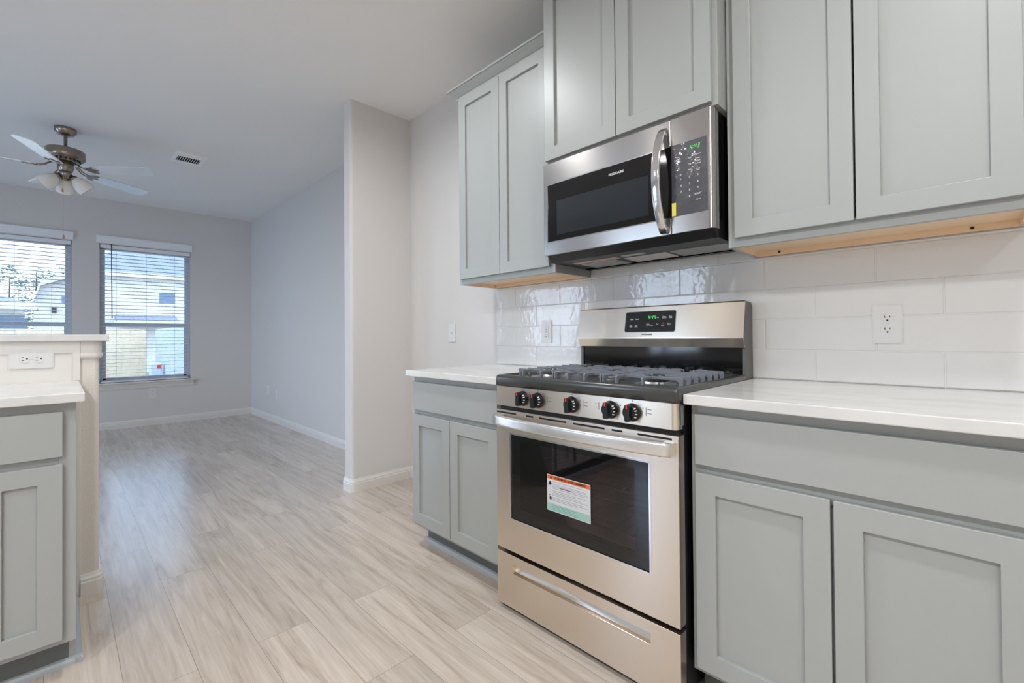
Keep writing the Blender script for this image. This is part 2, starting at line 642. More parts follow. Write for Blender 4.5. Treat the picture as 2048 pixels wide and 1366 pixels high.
SEG = {'0': 'abcdef', '1': 'bc', '2': 'abged', '3': 'abgcd', '4': 'fgbc', '5': 'afgcd', '6': 'afgedc', '7': 'abc', '8': 'abcdefg', '9': 'abcdfg'}
def seven_seg(b, s, h, M):
    """slanted seven-segment clock digits, centred on M"""
    w, t, gap = h * 0.5, h * 0.13, h * 0.26
    wid = sum((gap if c == ':' else w + gap) for c in s) - gap
    x = -wid / 2
    keep = b.M
    sl = Matrix(((1, 0.16, 0, 0), (0, 1, 0, 0), (0, 0, 1, 0), (0, 0, 0, 1)))
    b.M = M @ sl
    for c in s:
        if c == ':':
            for yy in (-h * 0.2, h * 0.2):
                b.box(x - t / 2, x + t / 2, yy - t / 2, yy + t / 2, 0, 0.0004)
            x += gap
            continue
        y1, y0 = h / 2, -h / 2
        g = t * 0.15
        for k in SEG[c]:
            if k == 'a': q = (x + t, x + w - t, y1 - t, y1)
            if k == 'd': q = (x + t, x + w - t, y0, y0 + t)
            if k == 'g': q = (x + t, x + w - t, -t / 2, t / 2)
            if k == 'f': q = (x, x + t, g, y1 - g)
            if k == 'b': q = (x + w - t, x + w, g, y1 - g)
            if k == 'e': q = (x, x + t, y0 + g, -g)
            if k == 'c': q = (x + w - t, x + w, y0 + g, -g)
            b.box(q[0], q[1], q[2], q[3], 0, 0.0004)
        x += w + gap
    b.M = keep

# ------------------------------------------------------------------ room shell
XF, XR, YB, YL, YF = -5.94, 3.0, 0.0, 0.034, -5.0
b = B(); b.box(-6.12, XR + .12, YF - .12, 0.3, -0.12, 0.0)
struct('floor', b, FLOORM)
b = B(); b.box(-6.12, XR + .12, YF - .12, 0.3, CEIL, CEIL + 0.12)
struct('ceiling', b, CEILP)
XST, YST = -1.697, -0.478          # the stub of wall between kitchen and living room
b = B(); b.box(XST - 0.06, XR + .12, YB + .008, 0.2, 0, CEIL)
struct('wall_back', b, WALL)
b = B(); b.box(-6.12, XST - .06, YL, 0.2, 0, CEIL)
struct('wall_living', b, WALL)
def stub_outline(g):
    r = 0.02 + g
    x0, x1, y = XST - 0.12 - g, XST + g, YST - g
    pts = [(x0, 0.05)]
    for i in range(7):
        t = R(180 + 90 * i / 6); pts.append((x0 + r + r * math.cos(t), y + r + r * math.sin(t)))
    for i in range(7):
        t = R(270 + 90 * i / 6); pts.append((x1 - r + r * math.cos(t), y + r + r * math.sin(t)))
    pts.append((x1, 0.05))
    return pts
b = B(); b.prism(stub_outline(0), 'z', 0, CEIL)
o = struct('wall_stub', b, WALL)
b = B()
y0, y1, z0, z1 = RIGHT_FILL_WIN
b.box(XR, XR + .12, YF - .12, y0, 0, CEIL); b.box(XR, XR + .12, y1, 0.2, 0, CEIL)
b.box(XR, XR + .12, y0, y1, 0, z0); b.box(XR, XR + .12, y0, y1, z1, CEIL)
struct('wall_right', b, WALL)
b = B()
xa = -6.12
for (x0, x1, z0, z1) in FRONT_FILL_WINS:
    b.box(xa, x0, YF - .12, YF, 0, CEIL)
    b.box(x0, x1, YF - .12, YF, 0, z0); b.box(x0, x1, YF - .12, YF, z1, CEIL)
    xa = x1
b.box(xa, XR + .12, YF - .12, YF, 0, CEIL)
struct('wall_front', b, WALL)

WINS = [(-1.592, -0.695, 0.562, 2.24), (-2.727, -1.83, 0.562, 2.24), (-4.9, -3.1, 0.0, 2.24)]  # third opening is an unseen door added for daylight
def far_wall():
    b = B()
    xo = XF - 0.14
    ys = sorted(WINS)
    y = YF - .12
    for (y0, y1, z0, z1) in ys:
        b.box(xo, XF, y, y0, 0, CEIL)
        if z0 > 0: b.box(xo, XF, y0, y1, 0, z0)
        b.box(xo, XF, y0, y1, z1, CEIL)
        y = y1
    b.box(xo, XF, y, 0.2, 0, CEIL)
    struct('wall_far', b, WALL)
far_wall()

# baseboards: stepped profile, 88 mm tall
BP = [(0, 0), (0.016, 0), (0.016, 0.055), (0.0135, 0.06), (0.0135, 0.070), (0.009, 0.078), (0.006, 0.088), (0, 0.088)]
b = B(); b.prism([(XF + p, z) for p, z in BP], 'y', YF, YL)
struct('baseboard_far', b, TRIM)
b = B(); b.prism([(YL - p, z) for p, z in BP], 'x', XF, XST - .12)
struct('baseboard_living', b, TRIM)
def ring_base(b, outline_fn, levels):
    rings = []
    for g, z in levels:
        rings.append([b._v((x, y, z)) for x, y in outline_fn(g)])
    for a, c in zip(rings, rings[1:]):
        for i in range(len(a) - 1):
            b.face([a[i], a[i + 1], c[i + 1], c[i]])
b = B(); ring_base(b, stub_outline, [(p, z) for p, z in BP[1:]])
struct('baseboard_stub', b, TRIM)
b = B(); b.prism([(0.008 - p, z) for p, z in BP], 'x', XST, -0.70)
struct('baseboard_back', b, TRIM)

# half wall behind the peninsula, rounded drywall end
HX0, HX1, HY = -1.44, -1.318, -1.802
def half_outline(g):
    r = 0.018 + g
    x0, x1, y = HX0 - g, HX1 + g, HY + g
    pts = [(x1, -1.861)]
    for i in range(7):
        t = R(0 + 90 * i / 6); pts.append((x1 - r + r * math.cos(t), y - r + r * math.sin(t)))
    for i in range(7):
        t = R(90 + 90 * i / 6); pts.append((x0 + r + r * math.cos(t), y - r + r * math.sin(t)))
    pts.append((x0, -3.3))
    return pts
b = B(); b.prism(half_outline(0) + [(HX1, -3.3)], 'z', 0, 1.080)
struct('wall_half', b, simple('half_wall_paint', srgb(222, 216, 208), 0.6, bump=0.6, bscale=160))
b = B(); ring_base(b, half_outline, [(p, z) for p, z in BP[1:]])
struct('baseboard_half', b, TRIM)
b = B()   # painted board on the kitchen side of the half wall, with its frieze and edge strip
b.box(HX1, -1.309, -3.3, -1.8615, 0.0, 1.080)
b.box(-1.309, -1.304, -3.3, -1.8615, 1.030, 1.080)
b.box(-1.309, -1.304, -1.884, -1.8615, 0.914, 1.032)
struct('trim_1', b, TRIM, bevel=0.0012)
b = B()   # capital moulding wrapping the column end under the bar top
def cap_ring(b, levels):
    ring_base(b, half_outline, levels)
cap_ring(b, [(0.0, 1.001), (0.004, 1.003), (0.011, 1.010), (0.0135, 1.018), (0.0135, 1.026), (0.010, 1.029), (0.010, 1.0795)])
struct('trim_2', b, TRIM)

# ------------------------------------------------------------------ windows in the far wall
def window(n, y0, y1, z0, z1, zm=1.268):
    xo, xi = XF - 0.115, XF - 0.065
    t = 0.032
    b = B()
    b.box(xo, xi, y0, y0 + t, z0, z1); b.box(xo, xi, y1 - t, y1, z0, z1)
    b.box(xo, xi, y0, y1, z1 - t, z1); b.box(xo, xi, y0, y1, z0, z0 + t)
    w = struct('window_%d' % n, b, VINYL, bevel=0.002)
    xs0, xs1 = XF - 0.105, XF - 0.078
    s = 0.022
    ya, yb = y0 + t, y1 - t
    b = B()   # upper sash
    b.box(xs0, xs1 - .012, ya, ya + s, zm, z1 - t); b.box(xs0, xs1 - .012, yb - s, yb, zm, z1 - t)
    b.box(xs0, xs1 - .012, ya, yb, z1 - t - s, z1 - t); b.box(xs0, xs1 - .012, ya, yb, zm, zm + 0.026)
    us = obj('upper_sash', b, VINYL, w, bevel=0.0015)
    b = B()   # lower sash, stands a little inward
    b.box(xs0 + .014, xs1, ya, ya + s + .008, z0 + t, zm + .02); b.box(xs0 + .014, xs1, yb - s - .008, yb, z0 + t, zm + .02)
    b.box(xs0 + .014, xs1, ya, yb, z0 + t, z0 + t + s + .008); b.box(xs0 + .014, xs1 + .004, ya, yb, zm - 0.022, zm + .02)
    for k in (0.3, 0.7):
        yy = ya + (yb - ya) * k
        b.box(xs1, xs1 + .014, yy - .025, yy + .025, zm + .012, zm + .026)
    ls = obj('lower_sash', b, VINYL, w, bevel=0.0015)
    b = B(); b.box(XF - .099, XF - .097, ya + s, yb - s, zm + .026, z1 - t - s)
    obj('glass', b, WGLASS, us)
    b = B(); b.box(XF - .086, XF - .084, ya + s, yb - s, z0 + t + s, zm - .02)
    obj('glass', b, WGLASS, ls)
    # stool and apron
    b = B(); b.prism([(XF - .065, z0 - .022), (XF + .042, z0 - .022), (XF + .048, z0 - .014), (XF + .048, z0 - .006), (XF + .042, z0), (XF - .065, z0)], 'y', y0 - .03, y1 + .052)
    obj('window_sill', b, TRIM, w)
    b = B(); b.prism([(XF, z0 - .085), (XF + .010, z0 - .085), (XF + .016, z0 - .06), (XF + .024, z0 - .045), (XF + .030, z0 - .022), (XF, z0 - .022)], 'y', y0 - .014, y1 + .028)
    obj('window_apron', b, TRIM, w)
    return w
window(1, *WINS[0])
window(2, *WINS[1])
def fill_patio_door():  # out of view, added to bring more daylight into the living room
    y0, y1, z0, z1 = WINS[2]
    xo, xi = XF - .115, XF - .065
    b = B()
    for a, c in ((y0, y0 + .08), ((y0 + y1) / 2 - .05, (y0 + y1) / 2 + .05), (y1 - .08, y1)):
        b.box(xo, xi, a, c, 0.0, z1)
    b.box(xo, xi, y0, y1, z1 - .09, z1); b.box(xo, xi, y0, y1, 0, 0.1)
    d = struct('fill_door', b, VINYL)
    b = B(); b.box(XF - .095, XF - .093, y0 + .08, y1 - .08, 0.1, z1 - .09)
    obj('glass', b, CLEARGLASS, d)
fill_patio_door()
def front_fill_window(n, x0, x1, z0, z1):  # unseen window added as a source of fill daylight
    b = B()
    ya, yb = YF - .10, YF - .05
    for a, c in ((x0, x0 + .05), ((x0 + x1) / 2 - .035, (x0 + x1) / 2 + .035), (x1 - .05, x1)):
        b.box(a, c, ya, yb, z0, z1)
    b.box(x0, x1, ya, yb, z0, z0 + .05); b.box(x0, x1, ya, yb, z1 - .05, z1)
    w = struct('window_%d' % n, b, VINYL)
    b = B(); b.box(x0 + .05, x1 - .05, YF - .078, YF - .074, z0 + .05, z1 - .05)
    obj('glass', b, CLEARGLASS, w)
def right_fill_window(n, y0, y1, z0, z1):  # unseen window added to light the kitchen from the right
    b = B()
    xa, xb = XR + .05, XR + .10
    for a, c in ((y0, y0 + .05), ((y0 + y1) / 2 - .035, (y0 + y1) / 2 + .035), (y1 - .05, y1)):
        b.box(xa, xb, a, c, z0, z1)
    b.box(xa, xb, y0, y1, z0, z0 + .05); b.box(xa, xb, y0, y1, z1 - .05, z1)
    w = struct('window_%d' % n, b, VINYL)
    b = B(); b.box(XR + .074, XR + .078, y0 + .05, y1 - .05, z0 + .05, z1 - .05)
    obj('glass', b, CLEARGLASS, w)
right_fill_window(5, *RIGHT_FILL_WIN)
for i, q in enumerate(FRONT_FILL_WINS):
    front_fill_window(3 + i, *q)

# ------------------------------------------------------------------ blinds
def blind(y0, y1, z0, z1, label, wand_y=None, ladders=()):
    t = thing('window_blind', (XF, (y0 + y1) / 2, z0), label, 'blind', 'white slatted blinds on the far windows')
    vy0, vy1 = y0 - .031, y1 + .014
    b = B()
    b.prism([(XF + .001, z1 + .008), (XF + .018, z1 + .008), (XF + .022, z1 + .075), (XF + .030, z1 + .085), (XF + .030, z1 + .097), (XF + .001, z1 + .097)], 'y', vy0, vy1)
    obj('valance', b, BLINDW, t, bevel=0.0015)
    b = B(); b.box(XF - .062, XF - .008, y0 + .006, y1 - .006, z1 - .048, z1 - .004)
    obj('headrail', b, BLINDW, t, bevel=0.002)
    b = B()
    p = 0.0443
    z = z1 - .066
    ca, sa = math.cos(R(3)), math.sin(R(3))
    while z > z0 + .04:
        pts = []
        for i in range(5):
            u = -0.024 + 0.012 * i
            crown = 0.0022 * (1 - (u / 0.024) ** 2)
            pts.append((XF - .035 + u * ca, z + u * sa + crown))
        pts2 = [(x, zz - 0.0026) for x, zz in pts][::-1]
        b.prism(pts + pts2, 'y', y0 + .008, y1 - .008)
        z -= p
    obj('slats', b, BLINDW, t)
    b = B(); b.box(XF - .060, XF - .010, y0 + .008, y1 - .008, z0 + .004, z0 + .022)
    obj('bottom_rail', b, BLINDW, t, bevel=0.002)
    for ly in ladders:
        b = B()
        for xx in (XF - .0605, XF - .0095):
            b.box(xx - .0006, xx + .0006, ly - .0012, ly + .0012, z0 + .02, z1 - .02)
        obj('ladder_cord', b, BLINDW, t)
    if wand_y is not None:
        b = B(); b.tube([(XF + .004, wand_y, z1 + .004), (XF + .004, wand_y + .003, z1 - .45), (XF + .004, wand_y + .006, 1.345)], 0.0045, 8, up=(1, 0, 0))
        o = obj('tilt_wand', b, WAND, t)
        o['label'] = 'dark tilt wand'
blind(-1.592, -0.695, 0.562, 2.24, 'white slatted blind fully in view, with a dark hanging wand, beside the living room corner', -1.486, (-1.44, -1.152, -0.864))
blind(-2.727, -1.83, 0.562, 2.24, 'white slatted blind cut by the photo edge, on the window half hidden behind the bar', None, (-2.277, -1.992, -2.56))

# ------------------------------------------------------------------ wall plates
def slots(b, M):
    keep = b.M
    b.M = M
    b.box(-.0075, -.0055, .0015, .0085, 0, .0006)
    b.box(.0055, .0075, .0025, .0080, 0, .0006)
    b.prism([(0 + .0028 * math.cos(t), -.0065 + .0028 * math.sin(t)) for t in [i * math.pi / 5 for i in range(10)]], 'z', 0, .0006)
    b.M = keep

def outlet(loc, M, label, w=.076, h=.127, turn=0.0, style='duplex', group=None):
    t = thing('wall_outlet', loc, label, 'outlet', group)
    T = M @ Matrix.Rotation(turn, 4, 'Z')
    b = B(); b.M = T
    b.prism(rr_pts(-w / 2, w / 2, -h / 2, h / 2, .003), 'z', -.001, .004)
    b.prism(rr_pts(-w / 2 + .003, w / 2 - .003, -h / 2 + .003, h / 2 - .003, .003), 'z', .004, .0055)
    obj('cover_plate', b, PLASTIC, t)
    if style == 'duplex':
        for s in (1, -1):
            b = B(); b.M = T @ Matrix.Translation((0, s * .0195, .0055))
            b.prism([(max(-.0165, min(.0165, .0185 * math.cos(a))), .0145 * math.sin(a) if abs(math.sin(a)) < .9 else math.copysign(.0135, math.sin(a))) for a in [i * math.pi / 12 for i in range(24)]], 'z', 0, .0015)
            f = obj('receptacle', b, PLASTIC, t, bevel=0.0004)
            b = B(); slots(b, T @ Matrix.Translation((0, s * .0195, .0068)))
            obj('slots', b, DARKSLOT, f)
        b = B(); b.M = T @ Matrix.Translation((0, 0, .0055)); b.lathe([(.003, 0), (.003, .0008), (0, .0012)], 10)
        obj('screw', b, PLASTIC, t)
    elif style == 'rocker':
        b = B(); b.M = T
        b.box(-.0165, .0165, -.033, .033, .0050, .0072)
        f = obj('receptacle', b, PLASTIC, t, bevel=0.0006)
        b = B()
        for s in (1, -1):
            slots(b, T @ Matrix.Translation((0, s * .020, .0069)))
        b.M = T; b.box(-.006, .006, -.003, -.001, .0068, .0074); b.box(-.006, .006, .001, .003, .0068, .0074)
        obj('slots', b, GREYINK, f)
    elif style == 'data':
        b = B(); b.M = T
        b.box(-.0165, .0165, -.033, .033, .0050, .0068)
        f = obj('insert', b, PLASTIC, t, bevel=0.0006)
        b = B(); b.M = T
        b.box(-.006, -.001, .002, .008, .0066, .0072); b.box(.002, .006, -.008, -.002, .0066, .0072); b.box(.002, .006, .003, .006, .0066, .0072)
        obj('port', b, GREYINK, f)
    elif style == 'coax':
        b = B(); b.M = T @ Matrix.Translation((0, 0, .0055))
        b.lathe([(.006, 0), (.006, .004), (.0045, .004), (.0045, .010), (0, .010)], 12)
        obj('jack', b, CHROME, t)
    return t

# ------------------------------------------------------------------ cabinets
FW = lambda: frame((0, 0, 0), (1, 0, 0), (0, 0, 1), (0, -1, 0))     # local (along, up, out) for a wall at the back
FE = lambda: frame((0, 0, 0), (0, 1, 0), (0, 0, 1), (1, 0, 0))      # for cabinets facing +x

def shaker(b, u0, u1, v0, v1, w0, w1, s=.056, d=.0115):
    """frame-and-panel door, front face at w1"""
    b.ring(u0, u1, v0, v1, u0 + s, u1 - s, v0 + s, v1 - s, w0, w1)
    b.box(u0 + s - .004, u1 - s + .004, v0 + s - .004, v1 - s + .004, w0 + .002, w1 - d)

def door(parent, M, u0, u1, v0, v1, w0, w1, s=.056):
    b = B(); b.M = M
    shaker(b, u0, u1, v0, v1, w0, w1, s)
    return obj('door', b, CAB, parent, bevel=0.0014)

def base_cabinet(root, M, u0, u1, wback, wframe, doors, drawers, zb=.108, ztop=.884, toe=.075, toe_ext=(0, 0), zd=(.128, .688), zdr=(.712, .8555)):
    b = B(); b.M = M
    t = .016
    b.box(u0, u0 + t, zb, ztop, wback, wframe - .019); b.box(u1 - t, u1, zb, ztop, wback, wframe - .019)
    b.box(u0 + t, u1 - t, zb, zb + t, wback, wframe - .019); b.box(u0 + t, u1 - t, zb + t, ztop, wback, wback + .006)
    obj('carcass', b, CAB, root, bevel=0.001)
    b = B(); b.M = M   # face frame
    f0, f1 = wframe - .019, wframe
    b.ring(u0, u1, zb, ztop, u0 + .04, u1 - .04, zb + .04, ztop - .045, f0, f1)
    b.box(u0 + .04, u1 - .04, .672, .728, f0, f1)
    if len(doors) > 1:
        m = (doors[0][1] + doors[1][0]) / 2
        b.box(m - .01, m + .01, zb + .04, .672, f0, f1 - .012)
    obj('face_frame', b, CAB, root, bevel=0.001)
    for a, c in doors:
        door(root, M, a, c, zd[0], zd[1], wframe + .0005, wframe + .0195)
    for a, c in drawers:
        b = B(); b.M = M
        b.box(a, c, zdr[0], zdr[1], wframe + .0005, wframe + .0195)
        obj('drawer_front', b, CAB, root, bevel=0.0014)
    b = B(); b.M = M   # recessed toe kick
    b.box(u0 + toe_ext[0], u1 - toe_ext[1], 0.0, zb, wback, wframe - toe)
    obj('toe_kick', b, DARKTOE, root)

def shoe(name, b, label):
    o = obj(name, b, SHOEP)
    o['kind'] = 'structure'
    return o

# base cabinet left of the range
t = thing('base_cabinet', (-.355, -.3, 0), 'grey base cabinet with one drawer front between the beige wall end and the range', 'cabinet', 'grey shaker base cabinets')
base_cabinet(t, FW(), -.700, -.010, -.004, .6085, [(-.6875, -.3775), (-.3725, -.046)], [(-.6875, -.046)], toe_ext=(.012, 0))
b = B(); b.prism([(-.5335, 0), (-.553, 0), (-.551, .010), (-.545, .017), (-.5335, .020)], 'x', -.700, -.010)
shoe('trim_3', b, '')
# base cabinet right of the range
t = thing('base_cabinet', (1.11, -.3, 0), 'grey base cabinet with one wide drawer front right of the range', 'cabinet', 'grey shaker base cabinets')
base_cabinet(t, FW(), .771, 1.470, -.004, .6085, [(.7875, 1.110), (1.1165, 1.441)], [(.7875, 1.441)])
# peninsula cabinets (face the camera side)
t = thing('base_cabinet', (-1.0, -2.0, 0), 'narrow warm grey base cabinet under the peninsula counter', 'cabinet', 'grey shaker base cabinets')
base_cabinet(t, FE(), -2.118, -1.884, -1.300, -.7245, [(-2.1005, -1.9155)], [(-2.1005, -1.9155)], toe_ext=(0, 0.0165))
b = B(); b.box(-1.30, -.7995, -1.900, -1.884, 0, .108)
obj('side_panel', b, CAB, t)
t = thing('base_cabinet', (-1.0, -2.6, 0), 'wide grey sink base cabinet left of the narrow peninsula cabinet', 'cabinet', 'grey shaker base cabinets')
base_cabinet(t, FE(), -3.02, -2.120, -1.300, -.7245, [(-3.003, -2.574), (-2.568, -2.138)], [(-3.003, -2.138)])
b = B()
b.prism([(-.7995, 0), (-.780, 0), (-.782, .011), (-.788, .018), (-.7995, .021)], 'y', -3.02, -1.866)
b.prism([(-1.884, 0), (-1.866, 0), (-1.868, .011), (-1.874, .018), (-1.884, .021)], 'x', -1.30, -.780)
shoe('trim_4', b, '')

def wall_cabinet(root, M, u0, u1, z0, z1, wframe, doors, zd, crown=None):
    t = .016
    b = B(); b.M = M
    b.box(u0, u0 + t, z0, z1, 0, wframe - .019); b.box(u1 - t, u1, z0, z1, 0, wframe - .019)
    b.box(u0 + t, u1 - t, z1 - t, z1, 0, wframe - .019)
    obj('carcass', b, CAB, root, bevel=0.001)
    b = B(); b.M = M
    b.box(u0 + t, u1 - t, z0 + .020, z0 + .033, .004, wframe - .019)
    b.box(u0 + t, u1 - t, z0 + .001, z0 + .020, .002, .018)
    b.box(u0 + t, u0 + t + .002, z0 + .001, z0 + .020, .018, wframe - .019)
    b.box(u1 - t - .002, u1 - t, z0 + .001, z0 + .020, .018, wframe - .019)
    o = obj('bottom_panel', b, MAPLE, root)
    o['label'] = 'unpainted maple underside'
    b = B(); b.M = M
    f0, f1 = wframe - .019, wframe
    b.ring(u0, u1, z0, z1, u0 + .04, u1 - .04, z0 + .04, z1 - .05, f0, f1)
    obj('face_frame', b, CAB, root, bevel=0.001)
    for a, c in doors:
        door(root, M, a, c, zd[0], zd[1], wframe + .0005, wframe + .0195)
    if crown:
        zc, h, pr, left, right = crown
        prof = [(0, 0), (.008, 0), (.008, .010), (.014, .014), (pr * .62, h * .55), (pr * .86, h * .72), (pr * .86, h * .78), (pr, h * .80), (pr, h), (0, h)]
        b = B(); b.M = M
        rings = []
        for p, z in prof:
            xs0 = u0 - (p if left else 0)
            xs1 = u1 + (p if right else 0)
            rings.append([b._v((xs0, zc + z, 0.0)), b._v((xs0, zc + z, wframe + p)), b._v((xs1, zc + z, wframe + p)), b._v((xs1, zc + z, 0.0))])
        for a, c in zip(rings, rings[1:]):
            for i in range(3):
                b.face([a[i], a[i + 1], c[i + 1], c[i]])
        b.face([rings[-1][0], rings[-1][1], rings[-1][2], rings[-1][3]])
        obj('crown_molding', b, CAB, root)

t = thing('wall_cabinet', (-.36, 0, 1.384), 'grey two-door wall cabinet with crown moulding left of the microwave', 'cabinet', 'grey shaker wall cabinets')
wall_cabinet(t, FW(), -.713, -.003, 1.384, 2.50, .2855, [(-.694, -.3625), (-.3590, -.028)], (1.4135, 2.453), (2.458, .052, .052, True, False))
t = thing('wall_cabinet', (.385, 0, 1.864), 'grey two-door wall cabinet mounted directly over the microwave', 'cabinet', 'grey shaker wall cabinets')
wall_cabinet(t, FW(), 0.0, .7665, 1.8645, 2.69, .3565, [(.0145, .3805), (.3845, .7495)], (1.874, 2.640), (2.648, .052, .052, True, True))
t = thing('wall_cabinet', (1.12, 0, 1.384), 'large grey two-door wall cabinet right of the microwave, bare wood underneath', 'cabinet', 'grey shaker wall cabinets')
wall_cabinet(t, FW(), .7705, 1.478, 1.384, 2.50, .2855, [(.7965, 1.1220), (1.1275, 1.4500)], (1.4135, 2.453), (2.458, .052, .052, False, True))

# screw heads in the back rail under the right wall cabinet
bp = [c for c in t.children if c.name.startswith('bottom_panel')][0]
for x in (.860, 1.366):
    b = B(); b.M = FRONT(x, -.0178, 1.3945); b.lathe([(.0045, 0), (.0045, .0012), (.0025, .002), (0, .002)], 10)
    obj('screw', b, DARKSLOT, bp)

# ------------------------------------------------------------------ counters
def counter(x0, x1, y0, y1, z0, z1, label, loc):
    b = B(); b.box(x0, x1, y0, y1, z0, z1)
    o = obj('countertop', b, QUARTZ, None, bevel=0.003, bseg=3, loc=loc)
    tag(o, label, 'countertop', 'white veined stone counters')
    return o
counter(-.7195, -.004, -.651, -.0005, .8842, .9135, 'short white veined stone counter left of the range', (-.36, -.32, .884))
counter(.7645, 1.500, -.651, -.0005, .8842, .9135, 'long white veined stone counter right of the range', (1.13, -.32, .884))
counter(-1.308, -.6855, -3.3, -1.864, .8842, .9135, 'lower white stone counter of the peninsula, under the bar ledge', (-1.0, -2.6, .884))
counter(-1.76, -1.283, -3.3, -1.772, 1.0800, 1.1075, 'raised white stone bar ledge on top of the half wall', (-1.5, -2.5, 1.08))

# ------------------------------------------------------------------ tile backsplash
def backsplash():
    b = B()
    b.mi = 1
    b.box(-.711, 1.478, .0015, .0078, .9140, 1.3845)
    b.box(-.003, .768, .0015, .0078, 1.3845, 1.50)
    b.box(.000, .760, .0015, .0078, .80, .9140)
    b.mi = 0
    P, H, g = .336, .1165, .0011
    rnd = random.Random(3)
    for row in range(-1, 5):
        zt = 1.375 - row * H
        zb = zt - H
        off = -.541 if row % 2 == 0 else -.377
        k = -2
        while True:
            x0 = off + k * P
            x1 = x0 + P
            k += 1
            if x0 > 1.478: break
            if row == -1:
                segs = [(max(x0, -.711), min(x1, -.003), min(zt, 1.3845)), (max(x0, -.003), min(x1, .768), zt), (max(x0, .768), min(x1, 1.478), min(zt, 1.3845))]
            else:
                segs = [(max(x0, -.711), min(x1, 1.478), zt)]
            for a, c, ztop in segs:
                z0 = max(zb, .9142)
                if c - a < .006 or ztop - z0 < .006: continue
                j = [rnd.uniform(-.0005, .0005) for _ in range(4)]
                v = [b._v((a + g, .0015, z0 + g)), b._v((c - g, .0015, z0 + g)), b._v((c - g, .0015, ztop - g)), b._v((a + g, .0015, ztop - g))]
                e = .0022
                w = [b._v((a + g + e, -.0005 + j[0], z0 + g + e)), b._v((c - g - e, -.0005 + j[1], z0 + g + e)), b._v((c - g - e, -.0005 + j[2], ztop - g - e)), b._v((a + g + e, -.0005 + j[3], ztop - g - e))]
                for i in range(4):
                    b.face([v[i], v[(i + 1) % 4], w[(i + 1) % 4], w[i]])
                b.face(w)
    o = obj('tile_backsplash', b, [TILE, GROUT])
    tag(o, 'white glossy handmade subway tile backsplash between counter and wall cabinets', 'backsplash')
backsplash()

# outlets
outlet((1.168, -.004, 1.115), FRONT(1.168, -.0015, 1.115), 'white duplex outlet on the tile above the right counter')
outlet((-.300, -.004, 1.109), FRONT(-.300, -.0015, 1.109), 'white rectangular-faced outlet on the tile left of the range', style='rocker')
outlet((-1.172, .004, 1.112), FRONT(-1.172, .007, 1.112), 'white data wall plate on beige wall beside the left wall cabinet', style='data')
outlet((-1.303, -2.0015, 1.011), EAST(-1.3085, -2.0015, 1.011), 'white sideways duplex outlet on the half wall under the bar ledge', w=.080, h=.124, turn=R(90))
outlet((XF + .004, -1.094, .405), EAST(XF + .001, -1.094, .405), 'white duplex outlet low on the far wall under the window')
outlet((-5.205, YL - .004, .395), FRONT(-5.205, YL - .001, .395), 'white duplex outlet low on the bluish wall, nearer the living room corner', group='low wall plates by the living room corner')
outlet((-4.86, YL - .004, .372), FRONT(-4.86, YL - .001, .372), 'white jack plate low on the bluish wall, nearer the kitchen', style='coax', group='low wall plates by the living room corner')

